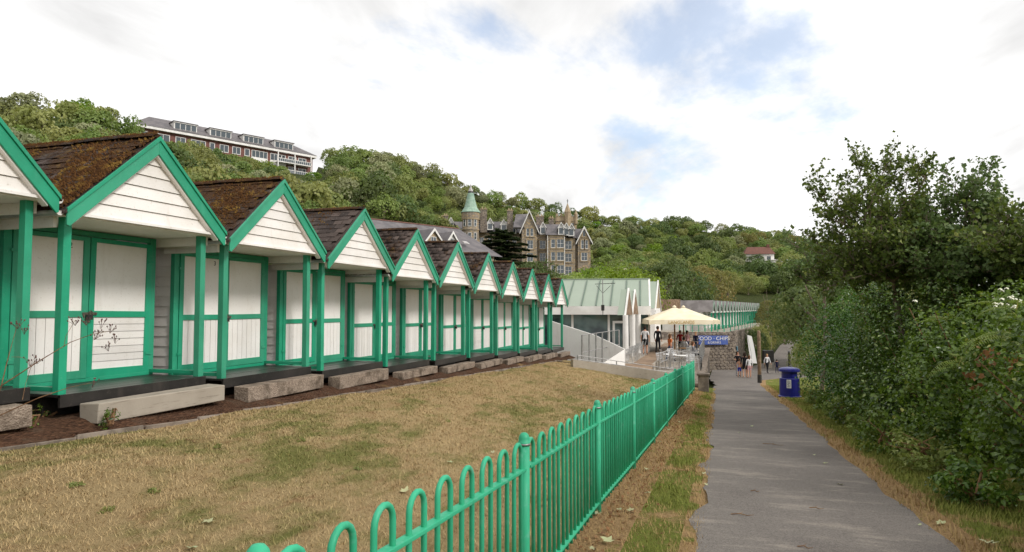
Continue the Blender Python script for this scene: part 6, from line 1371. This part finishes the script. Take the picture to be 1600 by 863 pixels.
LEAVES = [(632, 767, .07, 'on the lawn by the near railing'), (703, 722, .05, 'on the lawn behind the second hooped panel'), (770, 707, .05, 'on the lawn left of the railing post'), (325, 815, .06, 'large one on the lawn at the lower left'), (300, 856, .06, 'at the bottom edge of the lawn'), (800, 660, .05, 'on the lawn above the railing hoops'), (600, 604, .06, 'at the lawn edge by the fourth hut'), (553, 608, .06, 'on the bark bed by the beams'), (905, 603, .06, 'on the far lawn'), (35, 695, .06, 'on the lawn at the left edge'),
    (1290, 724, .05, 'on the path, pale and crumpled'), (1313, 757, .05, 'on the path, nearest of the three pale ones'), (1272, 711, .03, 'small one on the path near its right edge'), (1175, 666, .05, 'on the path far along its middle'), (1155, 676, .04, 'green one on the path'), (1230, 640, .05, 'at the right path edge before the bin'), (1470, 817, .06, 'on the grass right of the path'), (1545, 848, .09, 'large pale one on the grass at the lower right'), (1437, 820, .03, 'small one at the right path edge'),
    (968, 796, .06, 'beside the railing foot, on bare earth'), (950, 845, .07, 'below the railing at the bottom of the photo'), (985, 797, .05, 'beside another by the railing foot'), (930, 802, .08, 'grey one under the railing post'), (1010, 733, .06, 'on the earth strip along the railing'), (1030, 690, .06, 'on the earth strip midway along the railing'), (1062, 660, .05, 'on the earth strip near the railing end'), (1012, 770, .05, 'on the verge grass by the railing'), (1100, 740, .04, 'at the left path edge'), (1095, 694, .04, 'at the left path edge farther on'), (1103, 757, .04, 'at the left path edge, nearest'), (1045, 672, .05, 'among litter by the railing'), (925, 857, .05, 'at the very bottom by the railing')]
for k, (px, py, s_, w_) in enumerate(LEAVES):
    X, Y = ray_ground(px, py); o = put('fallen_leaf', FL[k % 5], None, (X, Y, zsurf(X, Y)), rot=(R.uniform(-.2, .2), R.uniform(-.2, .2), R.uniform(0, 6.28))); o.scale = (s_, s_, s_); tag(o, 'fallen leaf '+w_, 'leaf', 'fallen leaves')
# brown litter along the railing foot: too small to count
def litter():
    n = 900; Y = 2.5+23*NR.random(n); X = np.array([xfence(y) for y in Y])+NR.normal(.22, .16, n); Z = np.array([zsurf(x, y) for x, y in zip(X, Y)])-.012
    o = put('leaf_litter', leaf_quads(np.stack([X, Y, Z], 1), NR.normal(0, .35, (n, 3))+np.array([0, 0, 1]), .045, NR.random(n), 'leaf_dead', 'leaf_litter', True)); tag(o, 'brown leaf litter scattered along the foot of the railing', 'leaf litter', kind='stuff')
    n = 2600; Y = 3.5+28*NR.random(n)**1.4; X = NR.uniform(-7.3, -6.85, n); Z = np.array([zlawn_top(y) for y in Y])+.03
    o = put('bark_chips', leaf_quads(np.stack([X, Y, Z], 1), NR.normal(0, .5, (n, 3))+np.array([0, 0, 1]), .05, NR.random(n), 'bark', 'bark_chips', True, .35)); tag(o, 'loose bark chips lying on the bed before the steps', 'bark chips', kind='stuff')
litter()
for k, (px, py, L_, w_) in enumerate(((1208, 695, .35, 'long dark twig lying across the path'), (1276, 795, .14, 'short twig on the near path'), (1180, 768, .10, 'forked scrap of twig on the path'), (1160, 805, .22, 'reddish twig at the left of the near path'), (1258, 856, .12, 'tiny twig at the bottom of the path'), (300, 690, .3, 'thin dark twig lying on the lawn'))):
    X, Y = ray_ground(px, py); b = MB(); b.tube([(-L_/2, 0, .006), (-L_*.1, .02, .012), (L_*.2, -.012, .008), (L_/2, .015, .01)], [.005, .005, .004, .002], 5); b.tube([(-L_*.1, .02, .012), (L_*.05, .06, .02)], [.003, .0015], 4); o = b.build('twig', 'twig', loc=(X, Y, zsurf(X, Y)-.004), rz=R.uniform(-.5, .5)); tag(o, w_, 'twig', 'fallen twigs')

# ---------------------------------------------------------------- people
def person(loc, h, face, label, top, bottom, hair, pose='stand', shoes='c_shoe', long_legs=True, sleeves=True, hairlong=False, bare_top=False, bag=None, seated=False):
    """one skinned body; regions of it take the cloth of shirt, trousers, shoes"""
    s = h/1.72; V, E, Rr = [], [], []
    def v(x, y, z, r): V.append((x*s, y*s, z*s)); Rr.append(r*s); return len(V)-1
    def e(a, b_): E.append((a, b_))
    hipz = .92 if not seated else .50
    P0 = v(0, 0, hipz, .125); P1 = v(0, .01, hipz+.16, .115); P2 = v(0, -.01, hipz+.34, .135); P3 = v(0, 0, hipz+.48, .10); NK = v(0, 0, hipz+.56, .052); H0 = v(0, -.015, hipz+.63, .078); H1 = v(0, -.02, hipz+.71, .092); H2 = v(0, -.01, hipz+.79, .066)
    for a, b_ in ((P0, P1), (P1, P2), (P2, P3), (P3, NK), (NK, H0), (H0, H1), (H1, H2)): e(a, b_)
    nose = v(0, -.115, hipz+.70, .014); e(H1, nose)
    st = {'stand': (.02, -.02), 'walk': (.22, -.20), 'stride': (.16, -.14)}.get(pose, (.02, -.02))
    for k, sx in enumerate((-1, 1)):
        f = st[k]
        if seated:
            hp = v(sx*.09, 0, hipz-.02, .09); kn = v(sx*.11, -.42, hipz+.0, .065); an = v(sx*.11, -.44, .08, .042); to = v(sx*.12, -.60, .04, .035)
        else:
            hp = v(sx*.095, -f*.1, hipz-.06, .088); kn = v(sx*.10, -f*.75-.02, .49, .060); an = v(sx*.10, -f*1.15+(.06 if f < 0 else 0), .085, .040); to = v(sx*.115, -f*1.15-.15, .035, .034)
        for a, b_ in ((P0, hp), (hp, kn), (kn, an), (an, to)): e(a, b_)
        sh = v(sx*.185, .0, hipz+.475, .062); fw = st[1-k]
        if pose == 'hands_front' or seated: el = v(sx*.25, -.08, hipz+.22, .043); wr = v(sx*.12, -.27, hipz+.24, .028)
        else: el = v(sx*.245, .03-fw*.45, hipz+.21, .043); wr = v(sx*.25, -.05-fw*.9, hipz-.03, .028)
        dv = (Vector(V[wr])-Vector(V[el])).normalized()/1.0; pm = Vector(V[wr])/s+dv*.055; pa = v(pm.x, pm.y, pm.z, .030)
        for a, b_ in ((P3, sh), (sh, el), (el, wr), (wr, pa)): e(a, b_)
        for q in range(4):
            off = Vector((0, (q-1.5)*.017, 0)); b1 = pm+dv*(.06+.012*(1-abs(q-1.3)*.5))+off; f1 = v(b1.x, b1.y, b1.z, .0095); b2 = b1+dv*.03+Vector((-sx*.012, 0, 0)); f2 = v(b2.x, b2.y, b2.z, .008); e(pa, f1); e(f1, f2)
        th = pm+Vector((-sx*.01, -.035, 0))+dv*.015; t1 = v(th.x, th.y, th.z, .011); e(pa, t1)
    me = bpy.data.meshes.new('person_src'); me.from_pydata(V, E, []); o = bpy.data.objects.new('person_src', me); COL.objects.link(o); sk = o.modifiers.new('skin', 'SKIN'); sk.use_smooth_shade = True
    lay = me.skin_vertices[0]
    for i, r in enumerate(Rr): lay.data[i].radius = (r, r*(.78 if i in (P0, P1, P2) else 1)); lay.data[i].use_root = (i == P0)
    sb = o.modifiers.new('sub', 'SUBSURF'); sb.levels = 1; dg = bpy.context.evaluated_depsgraph_get(); nm = bpy.data.meshes.new_from_object(o.evaluated_get(dg)); bpy.data.objects.remove(o); nm.name = 'person'
    nm.materials.clear()
    for m_ in ('skin', top, bottom, shoes): nm.materials.append(M[m_])
    for p in nm.polygons:
        x, y, z = (c/s for c in p.center); k = 0; arm = abs(x) > .175 and z > hipz-.2
        if z > hipz+.53: k = 0
        elif arm and z > hipz-.15: k = 1 if (not bare_top and (z > hipz+.30 or (sleeves and z > hipz+.02))) else 0
        elif z > hipz+.06: k = 0 if bare_top else 1
        elif seated: k = 2 if z > .12 else 3
        elif z < .085: k = 3
        elif long_legs or z > .62: k = 2
        p.material_index = k; p.use_smooth = True
    r = put('person', nm, None, loc, rz=face); tag(r, label, 'person')
    b = MB(); c = Vector((0, .012, hipz+.735))*s; n = 14; prof = [(.0, .105), (.055, .095), (.092, .055), (.104, .0), (.098, -.06 if not hairlong else -.12), (.06, -.10 if not hairlong else -.26)]
    for i, (rr, z) in enumerate(prof):
        for k in range(n): a = 2*math.pi*k/n; fr = max(0, -math.sin(a)); zz = z if z > 0 else z*(1-fr*.95); b.v.append((c.x+rr*s*math.cos(a)*.92, c.y+(rr*s*math.sin(a)) if fr == 0 or z > -.01 else c.y+rr*s*math.sin(a)*.86, c.z+zz*s))
    for i in range(len(prof)-1):
        for k in range(n): b.f.append((i*n+k, i*n+(k+1) % n, (i+1)*n+(k+1) % n, (i+1)*n+k)); b.m.append(0)
    b.build('hair', hair, r, smooth_=True)
    ey = MB()
    for sx in (-1, 1): ey.lathe([(.001, -.012*s), (.011*s, 0), (.001, .012*s)], 8, (sx*.034*s, -.105*s, (hipz+.725)*s))
    ey.build('eyes', 'ink', r)
    MB().box(-.025*s, .025*s, -.112*s, -.095*s, (hipz+.655)*s, (hipz+.664)*s).build('mouth', 'c_red', r)
    if bag:
        q = MB().box(-.15*s, .15*s, .11*s, .25*s, (hipz+.1)*s, (hipz+.48)*s).build('backpack', bag, r, bevel=.04*s)
    return r
def on_path(px, py, d):
    p = at(px, py, d); return (p.x, p.y, zp(p.y)+.022)
def on_terrace(px, d, z):
    p = at(px, 540, d); return (p.x, p.y, z)
person(on_terrace(1008, 40.5, ZT_HI+.022), 1.70, 3.0, 'man in pale grey t-shirt and black shorts standing by the café columns', 'c_white', 'c_black', 'h_dark', 'stand', long_legs=False, sleeves=False)
person(on_terrace(1028, 41.3, ZT_HI+.022), 1.68, 2.7, 'person dressed all in black standing on the café boardwalk', 'c_black', 'c_black', 'h_dark', 'stand')
person(on_terrace(1047, 40.6, ZT_LO+.002), 1.64, 2.3, 'woman in orange top and dark jeans walking on the lower terrace', 'c_orange', 'c_denim', 'h_brown', 'walk', hairlong=True, sleeves=False)
person(on_terrace(1063, 46.8, ZT_LO+.002), 1.66, .4, 'person in a red top standing under the cream parasol', 'c_red', 'c_black', 'h_dark', 'stand')
person(on_terrace(1074, 47.6, ZT_LO+.002), 1.62, .9, 'bare armed person with dark hair under the parasol, right of the red top', 'c_pink', 'c_navy', 'h_dark', 'stand', hairlong=True, sleeves=False)
person(on_terrace(1087, 48.6, ZT_LO+.002), 1.50, -.6, 'ginger haired person in dark clothes at the right end of the terrace', 'c_navy', 'c_denim', 'h_fair', 'stand')
person(on_path(1153, 582, 45.5), 1.66, .3, 'dark haired adult in black behind the children on the path', 'c_black', 'c_grey', 'h_dark', 'hands_front', sleeves=False)
person(on_path(1155.5, 589, 42.8), 1.20, 2.8, 'bare chested child in blue shorts on the path', 'c_pink', 'c_blue', 'h_brown', 'stand', long_legs=False, bare_top=True, shoes='skin')
person(on_path(1164, 590, 42.6), 1.58, 3.2, 'woman in black jumper and bare legs seen from behind on the path', 'c_black', 'c_black', 'h_dark', 'stand', long_legs=False, hairlong=True, shoes='skin')
person(on_path(1171, 590, 42.5), 1.42, 3.5, 'girl in pale top and shorts at the right of the path group', 'c_white', 'c_pink', 'h_brown', 'stand', long_legs=False, hairlong=True, shoes='skin')
person(on_path(1199, 583, 53), 1.48, .5, 'walker in white shirt and black trousers beyond the wooden pole', 'c_white', 'c_black', 'h_fair', 'stride')
person(on_path(1214, 583, 53.5), 1.06, 2.9, 'small child in navy jacket beside the walker in white', 'c_navy', 'c_navy', 'h_dark', 'stride')
person((-2.28, 46.35, ZT_LO+.002), 1.66, 3.0, 'seated person in white under the cream parasol', 'c_white', 'c_denim', 'h_dark', seated=True)
person((-1.52, 41.6, ZT_LO+.002), 1.62, 1.7, 'seated person in grey by the barred terrace railing', 'c_grey', 'c_black', 'h_brown', seated=True, hairlong=True)
for x_, y_, a_, l_ in ((-2.6, 40.2, .8, 'aluminium café chair beside the walking woman in orange'), (-2.0, 42.3, -2.2, 'aluminium café chair facing the wooden topped table'), (-2.2, 36.0, 2.0, 'aluminium café chair nearest the low concrete wall'), (-1.35, 35.6, .4, 'aluminium café chair at the foot of the stair handrail'), (-2.9, 36.3, 1.0, 'aluminium café chair left of the round white table'), (-1.5, 44.0, 1.2, 'aluminium café chair at the crossing terrace railing'), (-3.0, 39.4, 1.9, 'aluminium café chair at the boardwalk edge')): chair((x_, y_, ZT_LO), a_, l_)
